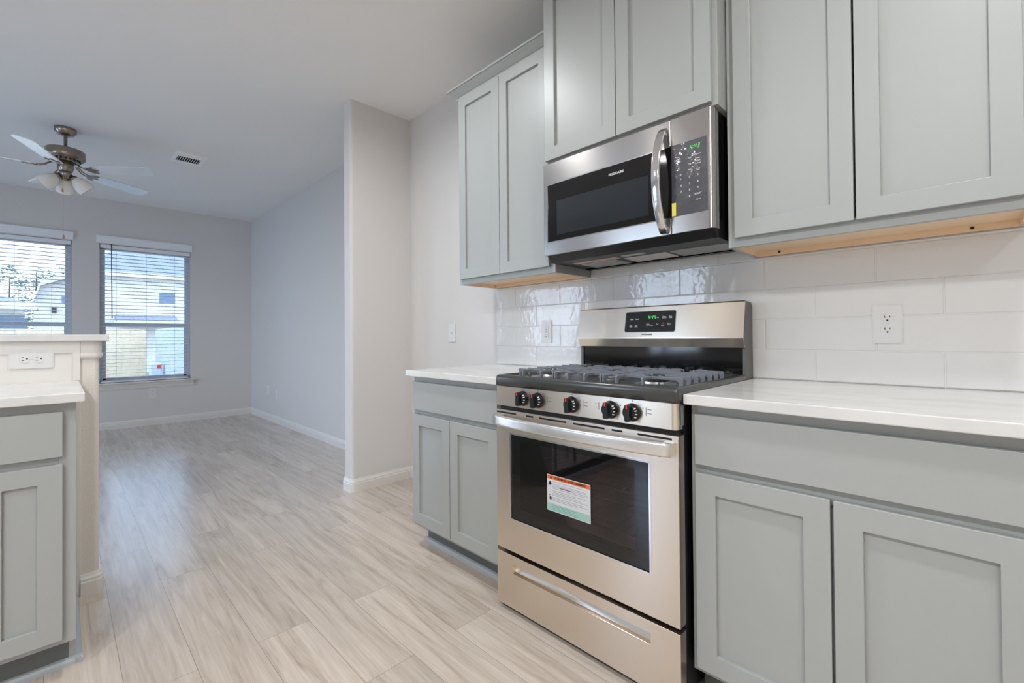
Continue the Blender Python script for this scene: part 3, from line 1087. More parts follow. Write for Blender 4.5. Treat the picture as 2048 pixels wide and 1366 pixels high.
# ------------------------------------------------------------------ gas range
def gas_range():
    W = .760
    YD = -.674
    t = thing('gas_range', (W / 2, -.34, 0), 'stainless steel gas range with black cooktop and warning label on oven door', 'range')
    # body: black side sheets, back, floor, oven cavity
    b = B()
    b.box(.001, .016, -.632, -.020, .022, .905); b.box(W - .016, W - .001, -.632, -.020, .022, .905)
    b.box(.016, W - .016, -.030, -.020, .022, .905); b.box(.016, W - .016, -.632, -.030, .022, .05)
    b.box(.016, W - .016, -.632, -.030, .232, .25)
    b.box(.016, W - .016, -.632, -.030, .790, .808)
    b.box(.016, .020, -.632, -.615, .05, .81)
    body = obj('body', b, BLACKSATIN, t, bevel=0.001)
    b = B()   # oven cavity liner
    b.box(.085, .090, -.628, -.12, .28, .76); b.box(W - .090, W - .085, -.628, -.12, .28, .76)
    b.box(.085, W - .085, -.125, -.12, .28, .76); b.box(.085, W - .085, -.628, -.12, .275, .28); b.box(.085, W - .085, -.628, -.12, .755, .76)
    cav = obj('oven_cavity', b, simple('enamel_reflection_tint', srgb(150, 132, 150), 0.35), body)  # lilac liner colour carries the purple reflections of the oven window
    for z in (.43, .57):
        b = B()
        for i in range(14):
            x = .10 + i * .043
            b.tube([(x, -.60, z), (x, -.14, z)], .0022, 6)
        for y in (-.60, -.37, -.14):
            b.tube([(.092, y, z - .003), (W - .092, y, z - .003)], .003, 6)
        obj('oven_rack', b, CHROME, cav)
    # feet
    for x, y in ((.07, -.60), (W - .07, -.60), (.07, -.08), (W - .07, -.08)):
        b = B(); b.M = Matrix.Translation((x, y, 0)); b.lathe([(0, 0), (.018, 0), (.018, .012), (.010, .014), (.010, .024), (0, .024)], 12)
        obj('foot', b, BLACKSATIN, t)
    # storage drawer with a long finger recess
    b = B()
    x0, x1, z0, z1 = 0.0, W, .021, .227
    rx0, rx1, rz0, rz1 = .086, .667, .158, .192
    yb = YD + .038
    b.ring(x0, x1, z0, z1, rx0, rx1, rz0, rz1, YD, yb, 'uwv')
    b.prism([(YD + .002, rz0 - .001), (yb - .002, rz0 - .001), (yb - .002, rz1 + .001), (YD + .034, rz1 + .001), (YD + .031, rz1 - .003), (YD + .013, rz0 + .003)], 'x', rx0 - .001, rx1 + .001)
    obj('storage_drawer', b, STEEL, t, bevel=0.0018)
    # oven door with glazed opening
    dz0, dz1 = .242, .7935
    wx0, wx1, wz0, wz1 = .080, .668, .371, .7015
    yb = YD + .040
    b = B()
    b.ring(0, W, dz0, dz1, wx0, wx1, wz0, wz1, YD, yb, 'uwv')
    d = obj('oven_door', b, STEEL, t, bevel=0.0022)
    b = B()   # bright glass trim
    e = .0045
    for q in ((wx0 - e, wx0 + .001, wz0 - e, wz1 + e), (wx1 - .001, wx1 + e, wz0 - e, wz1 + e), (wx0, wx1, wz0 - e, wz0 + .001), (wx0, wx1, wz1 - .001, wz1 + e)):
        b.box(q[0], q[1], YD - .0012, YD + .004, q[2], q[3])
    obj('window_trim', b, CHROME, d)
    b = B()   # black printed border of the glass
    ix0, ix1, iz0, iz1 = .128, .618, .418, .680
    yg = YD + .0025
    for q in ((wx0, ix0, wz0, wz1), (ix1, wx1, wz0, wz1), (ix0, ix1, wz0, iz0), (ix0, ix1, iz1, wz1)):
        b.box(q[0], q[1], yg, yg + .005, q[2], q[3])
    obj('glass_border', b, simple('black_glass', srgb(12, 12, 12), 0.04, spec=0.6), d)
    b = B(); b.box(ix0, ix1, yg + .0002, yg + .005, iz0, iz1)
    obj('oven_window', b, OVENGLASS, d)
    # vent slots along the top and behind the handle
    b = B()
    for a, c in ((.004, .111), (.164, .201), (.230, .356), (.386, .513), (.540, .579), (.632, .741)):
        b.box(a, c, YD - .0006, YD + .002, .7795, .7855)
    for a, c in ((.035, .125), (.628, .707)):
        b.box(a, c, YD - .0006, YD + .002, .7255, .7315)
    obj('vent_slots', b, DARKSLOT, d)
    # handle: wide bowed bar
    n = 26
    path = []
    for i in range(n + 1):
        u = i / n
        x = .012 + (W - .024) * u
        bow = 1 - (2 * u - 1) ** 2
        path.append((x, YD - .020 - .036 * bow ** .75, .7555 + .0015 * bow))
    out = rr_pts(-.010, .010, -.0205, .0205, .0085, 4)
    b = B(); b.sweep(path, out)
    for x in (.012, W - .040):
        b.box(x, x + .028, YD - .024, YD + .001, .737, .774)
    h = obj('handle', b, HANDLE, d, bevel=0.0)
    h['label'] = 'long bowed bright handle'
    # warning label
    b = B(); b.box(.2645, .4540, yg - .0008, yg, .4550, .5845)
    lab = obj('warning_label', b, PAPER, d)
    lab['label'] = 'orange and white warning sticker'
    y = yg - .001
    b = B()
    b.mi = 0; b.box(.2665, .4520, y, y + .0004, .5690, .5830)
    b.mi = 1; b.box(.2665, .4520, y, y + .0004, .4570, .4830)
    b.mi = 2
    rnd = random.Random(5)
    z = .5610
    k = 0
    while z > .490:
        b.box(.2905, .2905 + rnd.uniform(.10, .155), y, y + .0004, z, z + .0013)
        z -= .0052 if k % 4 else .0085
        k += 1
    b.mi = 3
    b.box(.325, .372, y - .0001, y + .0004, .5430, .5455)
    z = .4765
    b.mi = 4
    for q in range(4):
        b.box(.285, .285 + rnd.uniform(.09, .14), y - .0001, y + .0004, z, z + .0014); z -= .005
    b.mi = 5   # pictograms: tipping range, flame pot
    b.M = FRONT(.279, y, .5540) @ Matrix.Rotation(R(-38), 4, 'Z'); b.box(-.0055, .0055, -.006, .006, 0, .0004)
    b.M = FRONT(.272, y, .5480) @ Matrix.Rotation(R(40), 4, 'Z'); b.box(-.003, .003, -.0008, .0008, 0, .0004)
    b.M = FRONT(.281, y, .5010); b.box(-.0045, .0045, -.005, .005, 0, .0004)
    b.M = FRONT(.277, y, .5110) @ Matrix.Rotation(R(40), 4, 'Z'); b.box(-.005, .005, -.0009, .0009, 0, .0004)
    b.M = FRONT(.2835, y - .0002, .5760); b.prism([(-.0048, -.0042), (.0048, -.0042), (0, .0045)], 'z', 0, .0004)
    obj('printing', b, [ORANGE, MINT, simple('print_grey', srgb(150, 150, 152), .5), GREYINK, simple('print_teal', srgb(110, 150, 142), .5), DARKINK], lab)
    text('lettering', 'WARNING - AVERTISSEMENT', .0105, FRONT(.369, y - .0003, .5758), DARKINK, lab, bold=.0003, sx=1.02)
    # control panel
    b = B()
    prof = rr_pts(.006, .757, .8095, .8865, .004, 3)
    b.box(.003, W - .018, YD, YD + .035, .8095, .8875)
    pts = []
    for i in range(7):
        a = R(90 * i / 6)
        pts.append((W - .018 + .016 * math.sin(a), YD + .016 - .016 * math.cos(a)))
    b.prism([(W - .018, YD + .035), (W - .018, YD)] + pts[1:] + [(W - .002, YD + .035)], 'z', .8095, .8875, smooth=False)
    cp = obj('control_panel', b, STEEL, t, bevel=0.001)
    b = B(); b.box(W + .0005, W + .0015, YD + .018, YD + .034, .822, .880)
    obj('end_cap', b, CHROME, cp)
    b = B(); b.box(.006, W - .006, YD + .018, YD + .034, .790, .8095)
    obj('vent_gap', b, DARKSLOT, t)  # dark block in the gap stands in for its shade
    # knob scales on the panel
    KX = (.150, .226, .383, .538, .615)
    b = B()
    for x in KX:
        b.box(x - .001, x + .001, YD - .0006, YD, .8795, .8840)
    for x, s in ((.226, 1), (.383, 1), (.538, -1), (.615, 1)):
        b.box(x + s * .045, x + s * .0465, YD - .0006, YD, .842, .866)
        for zz in (.860, .848):
            b.box(x + s * .052 - .002, x + s * .052 + .010 * s + .002, YD - .0006, YD, zz, zz + .0016)
    for x in KX:
        b.box(x + .034, x + .037, YD - .0006, YD, .862, .865)
    obj('scale_lettering', b, GREYINK, cp)
    for i, x in enumerate(KX):
        z = .8475
        b = B(); b.M = FRONT(x, YD, z)
        b.lathe([(.0285, 0), (.0285, .006), (.0265, .009), (.0245, .018), (.0225, .022), (0, .022)], 28)
        b.rrect(-.0085, .0085, -.0255, .0255, .018, .036, .005, 'z')
        k = obj('knob', b, KNOBBLK, t, bevel=0.001)
        b = B(); b.M = FRONT(x, YD - .0363, z)
        b.box(-.0022, .0022, .014, .0250, -.0002, .0006)
        b.box(-.0022, .0022, .0243, .0262, -.012, .0006)
        obj('pointer', b, REDMARK, k)
        b = B()
        for a in (20, 38, -5, -28):
            b.M = FRONT(x, YD, z) @ Matrix.Rotation(R(a), 4, 'Z') @ Matrix.Translation((.0235, 0, .0205)) @ Matrix.Rotation(R(60), 4, 'Y')
            b.box(-.0035, .0035, -.0016, .0016, 0.0, .0014)
        obj('dial_marks', b, WHITEINK, k)
    # cooktop: raised rim around a sunken pan
    b = B()
    cx0, cx1, cy0, cy1 = -.003, .7635, -.679, -.085
    zr, zs, zbm = .9315, .9215, .8885
    def ring(i, z, r):
        return [b._v((x, y, z)) for x, y in rr_pts(cx0 + i, cx1 - i, cy0 + i, cy1 - i * .3, r, 5)]
    rs = [ring(0, zbm, .012), ring(0, zr - .012, .012), ring(.0025, zr - .004, .012), ring(.009, zr, .012), ring(.024, zr, .012), ring(.030, zs, .012)]
    for a, c in zip(rs, rs[1:]):
        for i in range(len(a)):
            j = (i + 1) % len(a)
            b.face([a[i], a[j], c[j], c[i]], True)
    b.face(rs[-1]); b.face(rs[0][::-1])
    obj('cooktop', b, GREYENAM, t)
    # burners
    for x, y, r in ((.150, -.505, .042), (.150, -.255, .036), (.370, -.385, .044), (.605, -.505, .048), (.605, -.255, .036)):
        b = B(); b.M = Matrix.Translation((x, y, zs))
        b.lathe([(r + .022, .0), (r + .018, .002), (r, .003), (r, .009), (r - .004, .010), (0, .010)], 28)
        bn = obj('burner', b, BURN, t)
        b = B(); b.M = Matrix.Translation((x, y, zs + .010))
        b.lathe([(r - .003, 0), (r - .001, .002), (r - .003, .005), (0, .006)], 28)
        obj('burner_cap', b, BLACKSATIN, bn)
    # cast-iron grates
    def bar(b, p0, p1, w=.0095, h=.016, top=.967, legs=(True, True)):
        """square iron bar with down-turned ends standing on the pan"""
        P0, P1 = Vector((p0[0], p0[1], 0)), Vector((p1[0], p1[1], 0))
        dv = (P1 - P0); L = dv.length; dv.normalize()
        M = Matrix((dv, Vector((-dv.y, dv.x, 0)), Vector((0, 0, 1)))).transposed().to_4x4()
        M.translation = P0
        b.M = M
        lz = zs + .0
        pts = []
        if legs[0]: pts += [(0, lz), (.013, lz), (.013, top - h - .006), (.020, top - h)]
        else: pts += [(0, top - h)]
        if legs[1]: pts += [(L - .020, top - h), (L - .013, top - h - .006), (L - .013, lz), (L, lz)]
        else: pts += [(L, top - h)]
        pts += [(L, top - .003), (L - .004, top), (.004, top), (0, top - .003)]
        b.prism(pts, 'y', -w / 2, w / 2)
        b.M = ID4
    TOP = .9525
    YS = [-.573, -.5165, -.460, -.4035, -.347, -.2905, -.234]
    def grate(x0, x1, fingers, burners, outer):
        b = B()
        yf, yk = -.632, -.165
        for y in YS:   # crosswise bars, broken over the burner caps
            cut = None
            for bx, by, br in burners:
                if abs(by - y) < br * .95: cut = (bx, br)
            la, lb = outer == 'left', outer == 'right'
            if cut is None:
                bar(b, (x0, y), (x1, y), top=TOP, h=.009, w=.0075, legs=(la, lb))
            else:
                bx, br = cut
                bar(b, (x0, y), (bx - br * .62, y), top=TOP, h=.009, w=.0075, legs=(la, False))
                bar(b, (bx + br * .62, y), (x1, y), top=TOP, h=.009, w=.0075, legs=(False, lb))
        for xk in fingers:   # lengthwise fingers with front and rear legs
            bar(b, (xk, yf), (xk, YS[0] + .012), top=TOP, h=.009, w=.008, legs=(True, False))
            bar(b, (xk, YS[-1] - .012), (xk, yk), top=TOP, h=.009, w=.008, legs=(False, True))
        for bx, by, br in burners:
            for a in (45, 135, 225, 315):
                c, sn = math.cos(R(a)), math.sin(R(a))
                bar(b, (bx + c * br * .55, by + sn * br * .55), (bx + c * br * 1.5, by + sn * br * 1.5), legs=(False, False), top=TOP + .0005, h=.008, w=.006)
        # inner rails where the sections meet
        if outer != 'left':
            bar(b, (x0 + .004, yf), (x0 + .004, yk), top=TOP, h=.009, w=.006)
        if outer != 'right':
            bar(b, (x1 - .004, yf), (x1 - .004, yk), top=TOP, h=.009, w=.006)
        obj('grate', b, IRON, t, bevel=0.0012)
    grate(.033, .2645, (.107, .200), ((.150, -.505, .058), (.150, -.255, .052)), 'left')
    grate(.2675, .4735, (.330, .403), ((.370, -.385, .060),), 'middle')
    grate(.4765, .731, (.531, .625), ((.605, -.505, .062), (.605, -.255, .052)), 'right')
    # backguard
    b = B()
    b.prism([(-.004, .905), (-.004, 1.195), (-.018, 1.211), (-.082, 1.214), (-.0865, 1.210), (-.1125, 1.0765), (-.1125, 1.071), (-.098, 1.036), (-.084, 1.036), (-.084, .905)], 'x', .012, W - .010)
    bg = obj('backguard', b, BLACK, t, bevel=0.001)
    b = B()   # stainless skin over the slanted face
    b.prism([(-.020, 1.2125), (-.083, 1.2155), (-.0885, 1.2105), (-.1142, 1.0765), (-.1142, 1.071), (-.099, 1.0345), (-.096, 1.0355), (-.110, 1.071), (-.110, 1.0765), (-.0850, 1.209), (-.081, 1.2125), (-.020, 1.2105)], 'x', -.003, W)
    obj('steel_face', b, STEEL, bg)
    for xa, xb in ((-.002, .012), (W - .012, W)):
        b = B()
        b.prism([(-.004, .905), (-.004, 1.195), (-.018, 1.2095), (-.080, 1.2115), (-.0845, 1.208), (-.108, 1.0765), (-.108, 1.071), (-.094, 1.038), (-.090, 1.030), (-.092, .925), (-.086, .905)], 'x', xa, xb)
        obj('side_panel', b, SIDEGREY, bg, bevel=0.0008)
    up = Vector((0, .0257, .1340)).normalized()
    nrm = Vector((0, -up.z, up.y))
    def slant(x, s, lift=0.0):   # point on the slanted face: s metres up from the lower lip
        p = Vector((x, -.1142, 1.0765)) + up * s + nrm * lift
        return frame(p, (1, 0, 0), up, nrm)
    b = B(); b.M = slant(.3735, .0695)
    b.prism(rr_pts(-.1180, .1180, -.0455, .0455, .008), 'z', -.001, .0008)
    b.mi = 0
    dp = obj('display_panel', b, simple('panel_black', srgb(28, 28, 28), 0.25), bg)
    b = B(); b.M = slant(.3735, .0695); b.prism(rr_pts(-.1205, .1205, -.048, .048, .010), 'z', -.001, .0004)
    obj('display_trim', b, CHROME, bg)
    b = B(); seven_seg(b, '4:44', .0155, slant(.3840, .0880, .0010))
    obj('clock_digits', b, GREEN, dp)
    W_ = WHITEINK
    L = .0010
    for s, x, sy, sz in (('Bake', .288, .0815, .0078), ('Broil', .314, .0818, .0078), ('Self\nClean', .285, .0505, .0066), ('Set\nClock', .311, .0505, .0066),
                         ('Timer\nOn-Off', .4405, .0870, .0068), ('Bake\nTime', .4690, .0870, .0068), ('Clear', .4365, .0520, .0068), ('Start\nTime', .4645, .0570, .0068)):
        text('lettering', s, sz, slant(x, sy, L), W_, dp, bold=.00012, line=.85)
    text('lettering', 'Oven\nPreheat\nDoor Locked', .0058, slant(.3600, .0570, L), W_, dp, align='LEFT', bold=.0001, line=1.1)
    text('lettering', 'Off', .0068, slant(.4380, .0600, L), REDMARK, dp, bold=.0002)
    b = B()
    for sgn, sy in ((1, .0870), (-1, .0575)):
        for q in (-1, 1):
            b.M = slant(.4115 + q * .0022, sy, L) @ Matrix.Rotation(R(-q * sgn * 52), 4, 'Z')
            b.box(-.0038, .0038, -.0007, .0007, 0, .0003)
    obj('key_lettering', b, W_, dp)
    text('logo', 'FRIGIDAIRE', .0098, slant(.3640, .0120, .0008), GREYINK, bg, bold=.0002, space=1.08)
    return t
gas_range()

# ------------------------------------------------------------------ microwave
def microwave():
    X0, X1, YF_, Z0, Z1 = -.002, .7555, -.366, 1.4485, 1.8630
    t = thing('microwave', (.377, -.18, 1.42), 'stainless over-the-range microwave with curved handle below the wall cabinet', 'microwave')
    b = B()
    b.box(.004, .750, -.322, -.004, 1.4205, 1.8630)
    b.prism([(-.322, 1.4205), (-.322, 1.46), (-.350, 1.46), (-.350, 1.4485)], 'x', .004, .750)
    body = obj('body', b, BLACKSATIN, t, bevel=0.002)
    b = B()   # folded ribs on the side of the body
    b.prism([(-.322, 1.47), (-.290, 1.50), (-.280, 1.66), (-.290, 1.82), (-.322, 1.855)], 'x', .750, .753)
    obj('side_rib', b, BLACK, body)
    xs = .6035
    # door
    b = B()
    wx0, wx1, wz0, wz1 = .021, xs, 1.508, 1.765
    yb = YF_ + .042
    b.prism([(X0, Z0), (xs - .001, Z0), (xs - .001, wz0), (wx0, wz0), (wx0, wz1), (xs - .001, wz1), (xs - .001, Z1), (X0, Z1)], 'y', YF_, yb)
    d = obj('door', b, STEELM, t, bevel=0.002)
    b = B(); e = .003
    for q in ((wx0 - e, wx0 + .001, wz0 - e, wz1 + e), (wx0, xs - .001, wz0 - e, wz0 + .001), (wx0, xs - .001, wz1 - .001, wz1 + e)):
        b.box(q[0], q[1], YF_ - .001, YF_ + .004, q[2], q[3])
    obj('window_trim', b, CHROME, d)
    b = B()
    ix0, ix1, iz0, iz1 = .067, .5135, 1.535, 1.690
    yg = YF_ + .001
    for q in ((wx0, ix0, wz0, wz1), (ix1, xs - .001, wz0, wz1), (ix0, ix1, wz0, iz0), (ix0, ix1, iz1, wz1)):
        b.box(q[0], q[1], yg, yg + .006, q[2], q[3])
    obj('glass_border', b, simple('microwave_black_glass', srgb(20, 18, 18), 0.05, spec=0.5), d)
    b = B(); b.box(ix0, ix1, yg + .0002, yg + .003, iz0, iz1)
    obj('window', b, MICGLASS, d)
    b = B(); b.box(ix0, ix1, yg + .005, yg + .008, iz0, iz1)
    obj('window_screen', b, simple('perforated_screen', srgb(128, 134, 140), 0.45, bump=.4, bscale=900), d)
    text('logo', 'FRIGIDAIRE', .0130, FRONT(.376, yg - .0004, 1.730), WHITEINK, d, bold=.0003, space=1.05)
    # handle: tall bowed chrome bar
    n = 24
    path = []
    for i in range(n + 1):
        u = i / n
        z = 1.458 + (1.832 - 1.458) * u
        bow = 1 - (2 * u - 1) ** 2
        path.append((.577, YF_ - .004 - .064 * bow ** .8, z))
    out = rr_pts(-.0155, .0155, -.006, .006, .004, 3)
    b = B(); b.sweep(path, out, up=(0, -1, 0))
    for z in (1.462, 1.812):
        b.box(.566, .588, YF_ - .010, YF_ + .001, z, z + .016)
    h = obj('handle', b, CHROME, d)
    h['label'] = 'tall bowed chrome handle'
    # control column, rounded outer edge
    b = B()
    cx0, cx1, cz0, cz1 = xs + .001, .733, 1.510, 1.766
    xr = .738
    b.prism([(xs + .001, Z0), (xr, Z0), (xr, Z1), (xs + .001, Z1), (xs + .001, cz1), (cx1, cz1), (cx1, cz0), (xs + .001, cz0)], 'y', YF_, yb)
    pts = [(xr, yb), (xr, YF_)]
    for i in range(1, 7):
        a = R(90 * i / 6)
        pts.append((xr + .0175 * math.sin(a), YF_ + .022 - .022 * math.cos(a)))
    pts.append((X1, yb))
    b.prism(pts, 'z', Z0, Z1)
    cc = obj('control_panel', b, STEELM, t, bevel=0.0012)
    b = B()
    for x in (.7365, .7415, .7465):
        b.box(x, x + .0012, YF_ - .0006, YF_ + .004, Z0 + .001, Z1 - .001)
    obj('edge_trim', b, CHROME, cc)
    b = B(); b.rrect(xs + .0015, cx1 + .001, YF_ + .0005, YF_ + .006, cz0 - .001, cz1 + .001, .006, 'y')
    kg = obj('key_glass', b, FILM, cc)
    b = B(); b.box(cx0, cx1, YF_ + .006, yb, cz0, cz1)
    obj('key_board', b, BLACKSATIN, cc)
    b = B(); seven_seg(b, '4:43', .0150, FRONT(.6900, YF_ + .0002, 1.7420))
    obj('clock_digits', b, GREEN, kg)
    yk = YF_ + .0001
    for s, x, z, sz in (('Popcorn', .700, 1.7130, .0066), ('Potato', .700, 1.6990, .0066), ('Reheat', .700, 1.6900, .0066), ('Defrost', .700, 1.6810, .0066), ('Power\nLevel', .700, 1.6600, .0060),
                        ('Pizza', .672, 1.7060, .0060), ('Veg', .672, 1.6850, .0060), ('Melt', .672, 1.6650, .0060),
                        ('3', .700, 1.6410, .0095), ('6', .700, 1.6180, .0095), ('9', .700, 1.5960, .0095), ('START', .700, 1.5750, .0085), ('+30 sec', .700, 1.5560, .0062),
                        ('1', .640, 1.6380, .0090), ('4', .640, 1.6150, .0090), ('7', .640, 1.5930, .0090), ('2', .670, 1.6390, .0090), ('5', .670, 1.6165, .0090), ('8', .670, 1.5945, .0090), ('0', .670, 1.5730, .0090)):
        text('lettering', s, sz, FRONT(x, yk, z), WHITEINK, kg, bold=.0001, line=.8)
    b = B(); b.box(.6055, .6205, YF_ - .0006, YF_ + .0004, 1.5120, 1.5590)
    st = obj('sticker', b, YELLOW, cc)
    st['label'] = 'small yellow sticker'
    # underside: lamp lens, two grease filters, cover plate, rear vent rail
    zb = 1.4200
    for xa, xb_, nm, m in ((.085, .275, 'grease_filter', FILTER), (.520, .735, 'grease_filter', FILTER)):
        b = B(); b.box(xa, xb_, -.205, -.075, zb - .0035, zb + .001)
        obj(nm, b, m, body, bevel=0.001)
    b = B(); b.box(.310, .500, -.200, -.080, zb - .003, zb + .001)
    obj('lamp_lens', b, simple('lamp_lens', srgb(214, 205, 205), 0.3), body, bevel=0.001)
    b = B(); b.box(.330, .430, -.262, -.232, zb - .002, zb + .001)
    obj('light_cover', b, simple('light_cover', srgb(176, 190, 186), 0.2), body, bevel=0.001)
    b = B(); b.box(.07, .30, -.250, -.215, zb - .0015, zb + .001)
    obj('caution_plate', b, simple('caution_plate', srgb(216, 178, 172), 0.5), body)
    b = B(); b.box(.010, .745, -.060, -.050, zb - .006, zb); b.box(.010, .745, -.040, -.030, zb - .006, zb)
    obj('vent_rail', b, BLACK, body)
microwave()

# ------------------------------------------------------------------ ceiling fan
def ceiling_fan():
    cx, cy = -3.72, -1.893
    t = thing('ceiling_fan', (cx, cy, CEIL), 'brushed nickel ceiling fan with white blades and frosted glass lights', 'fan')
    T = Matrix.Translation((cx, cy, 0))
    def L(name, prof, mat, parent=t, segs=32):
        b = B(); b.M = T; b.lathe(prof, segs)
        return obj(name, b, mat, parent)
    L('canopy', [(.066, CEIL), (.068, CEIL - .006), (.066, CEIL - .030), (.056, CEIL - .040), (.052, CEIL - .050), (.030, CEIL - .060), (.012, CEIL - .063), (0, CEIL - .063)], NICKEL)
    L('downrod', [(.0115, CEIL - .058), (.0115, 2.640), (.018, 2.636), (.020, 2.615), (0, 2.615)], NICKEL)
    L('motor_housing', [(0, 2.618), (.060, 2.616), (.112, 2.606), (.119, 2.598), (.119, 2.545), (.112, 2.535), (.088, 2.530), (.085, 2.512), (.058, 2.508), (0, 2.508)], NICKEL)
    b = B(); b.M = T   # vent ribs round the bottom of the motor
    for i in range(20):
        b.M = T @ Matrix.Rotation(2 * math.pi * i / 20, 4, 'Z')
        b.box(.0855, .0895, -.006, .006, 2.514, 2.528)
    obj('vent_ribs', b, DARKSLOT, t)
    L('switch_housing', [(0, 2.512), (.049, 2.510), (.049, 2.458), (.044, 2.450), (.044, 2.440), (.036, 2.430), (0, 2.430)], NICKEL)
    lk = L('light_fitter', [(0, 2.434), (.034, 2.432), (.036, 2.410), (.028, 2.398), (.022, 2.380), (0, 2.378)], NICKEL)
    # blades
    A0 = 52
    for i in range(5):
        a = R(A0 + 72 * i)
        M = T @ Matrix.Rotation(a, 4, 'Z') @ Matrix.Translation((0, 0, 2.455))
        b = B(); b.M = M @ Matrix.Rotation(R(-12), 4, 'X')
        # outline: narrower root, broad rounded tip
        pts = [(.165, -.047), (.20, -.052), (.40, -.058), (.58, -.063), (.635, -.058), (.655, -.040), (.660, -.015), (.650, .030), (.630, .060), (.60, .064), (.40, .058), (.20, .052), (.165, .047)]
        b.prism([(x * .97, y) for x, y in pts], 'z', -.003, .003)
        bl = obj('blade', b, BLADE, t, bevel=0.0008)
        b = B(); b.M = M
        path = [(.078, 0, .042), (.095, 0, .030), (.118, 0, .010), (.145, 0, .0), (.170, 0, -.002)]
        for s in (-1, 1):
            b.sweep([(x, s * (.010 + .10 * max(0, x - .078)), z) for x, y, z in path], [(-.0045, -.003), (.0045, -.003), (.0045, .003), (-.0045, .003)])
        b.M = M @ Matrix.Rotation(R(-12), 4, 'X')
        b.prism([(.155, -.012), (.185, -.040), (.215, -.046), (.222, -.036), (.195, -.020), (.235, -.006), (.240, .006), (.195, .020), (.222, .036), (.215, .046), (.185, .040), (.155, .012)], 'z', -.0075, -.003)
        for px, py in ((.212, -.038), (.230, 0), (.212, .038)):
            b.M = M @ Matrix.Rotation(R(-12), 4, 'X') @ Matrix.Translation((px, py, -.0095)); b.lathe([(0, 0), (.004, 0), (.005, .002)], 8)
        obj('blade_iron', b, NICKEL, bl)
    # lamp arms and shades
    for k, a in enumerate((98, 180, 262)):
        M = T @ Matrix.Rotation(R(a), 4, 'Z') @ Matrix.Translation((.030, 0, 2.408)) @ Matrix.Rotation(R(180 - 46), 4, 'Y')
        b = B(); b.M = M
        b.lathe([(0, -.012), (.014, -.010), (.015, .010), (.024, .014), (.027, .020), (.027, .030), (.022, .032), (0, .032)], 16)
        arm = obj('lamp_arm', b, NICKEL, lk)
        b = B(); b.M = M
        prof = [(.024, .026), (.030, .036), (.043, .052), (.054, .076), (.060, .102), (.061, .122), (.058, .140)]
        b.lathe(prof, 28)
        b.lathe([(r - .003, z) for r, z in prof][::-1], 28)
        rim = [(.058, .140), (.055, .140)]
        b.lathe(rim, 28)
        obj('lamp_shade', b, SHADE, lk, recalc=False)
    # pull chains
    for dx, dy, z0, z1, pr in ((.0, -.0165, 2.385, 2.300, .0055), (.020, -.011, 2.385, 1.925, .0055)):
        b = B(); b.tube([(cx + dx, cy + dy, z0), (cx + dx, cy + dy, z1)], .0006, 6, up=(1, 0, 0))
        pc = obj('pull_chain', b, CHAINM, t)
        b = B(); b.M = Matrix.Translation((cx + dx, cy + dy, z1 - .038)); b.lathe([(0, 0), (pr, .006), (pr * 1.25, .014), (pr * .9, .026), (pr * .4, .036), (0, .039)], 12)
        obj('pull_knob', b, WOODPULL, pc)
ceiling_fan()

# ------------------------------------------------------------------ ceiling register
def vent():
    t = thing('ceiling_vent', (-3.76, -1.07, CEIL), 'white metal air vent register in the ceiling right of the fan', 'vent')
    x0, x1, y0, y1 = -3.91, -3.61, -1.193, -.948
    b = B()
    fr = .042
    z0 = CEIL - .008
    b.box(x0, x0 + fr, y0, y1, z0, CEIL - .0005); b.box(x1 - fr, x1, y0, y1, z0, CEIL - .0005)
    b.box(x0 + fr, x1 - fr, y0, y0 + fr * .8, z0, CEIL - .0005); b.box(x0 + fr, x1 - fr, y1 - fr * .8, y1, z0, CEIL - .0005)
    obj('vent_frame', b, VENTW, t, bevel=0.003)
    b = B(); b.box(x0 + fr, x1 - fr, y0 + fr * .8, y1 - fr * .8, CEIL - .0015, CEIL - .0005)
    obj('duct_opening', b, DARKSLOT, t)  # dark sheet under the ceiling paints the unlit depth behind the louvers
    b = B()
    n = 10
    ya, yb = y0 + fr * .8, y1 - fr * .8
    for i in range(n):
        y = ya + (yb - ya) * (i + .5) / n
        b.M = Matrix.Translation((0, y, CEIL - .006)) @ Matrix.Rotation(R(46), 4, 'X')
        b.box(x0 + fr, x1 - fr - .07, -.0055, .0055, -.0006, .0006)
    b.M = ID4
    for k in range(3):
        xx = x1 - fr - .07 + .022 * (k + .5)
        b.M = Matrix.Translation((xx, 0, CEIL - .006)) @ Matrix.Rotation(R(-30), 4, 'Y')
        b.box(-.008, .008, ya, yb, -.0006, .0006)
    obj('louvers', b, VENTW, t)
vent()

# ------------------------------------------------------------------ recessed ceiling lights
lamp_on = simple('lamp_diffuser', srgb(255, 244, 228), 0.5, emit=(1.0, .92, .82, 1), estr=12.0)
def can_lights():
    names = ['between the peninsula and the range', 'before the right base cabinet', 'across the kitchen floor from the range', 'across the kitchen floor from the right base cabinet', 'added unseen over the sink end of the peninsula', 'added unseen by the right wall']
    for (x, y, k), nm in zip(CANS, names):
        t = thing('recessed_light', (x, y, CEIL), 'round white recessed ceiling light ' + nm, 'light', 'recessed kitchen lights')
        b = B(); b.M = Matrix.Translation((x, y, 0))
        b.lathe([(.098, CEIL - .0005), (.098, CEIL - .006), (.080, CEIL - .014), (.078, CEIL - .010)], 28)
        obj('trim_ring', b, TRIM, t)
        b = B(); b.M = Matrix.Translation((x, y, 0)); b.lathe([(.079, CEIL - .012), (.05, CEIL - .013), (0, CEIL - .013)], 28)
        obj('diffuser', b, lamp_on, t)
can_lights()

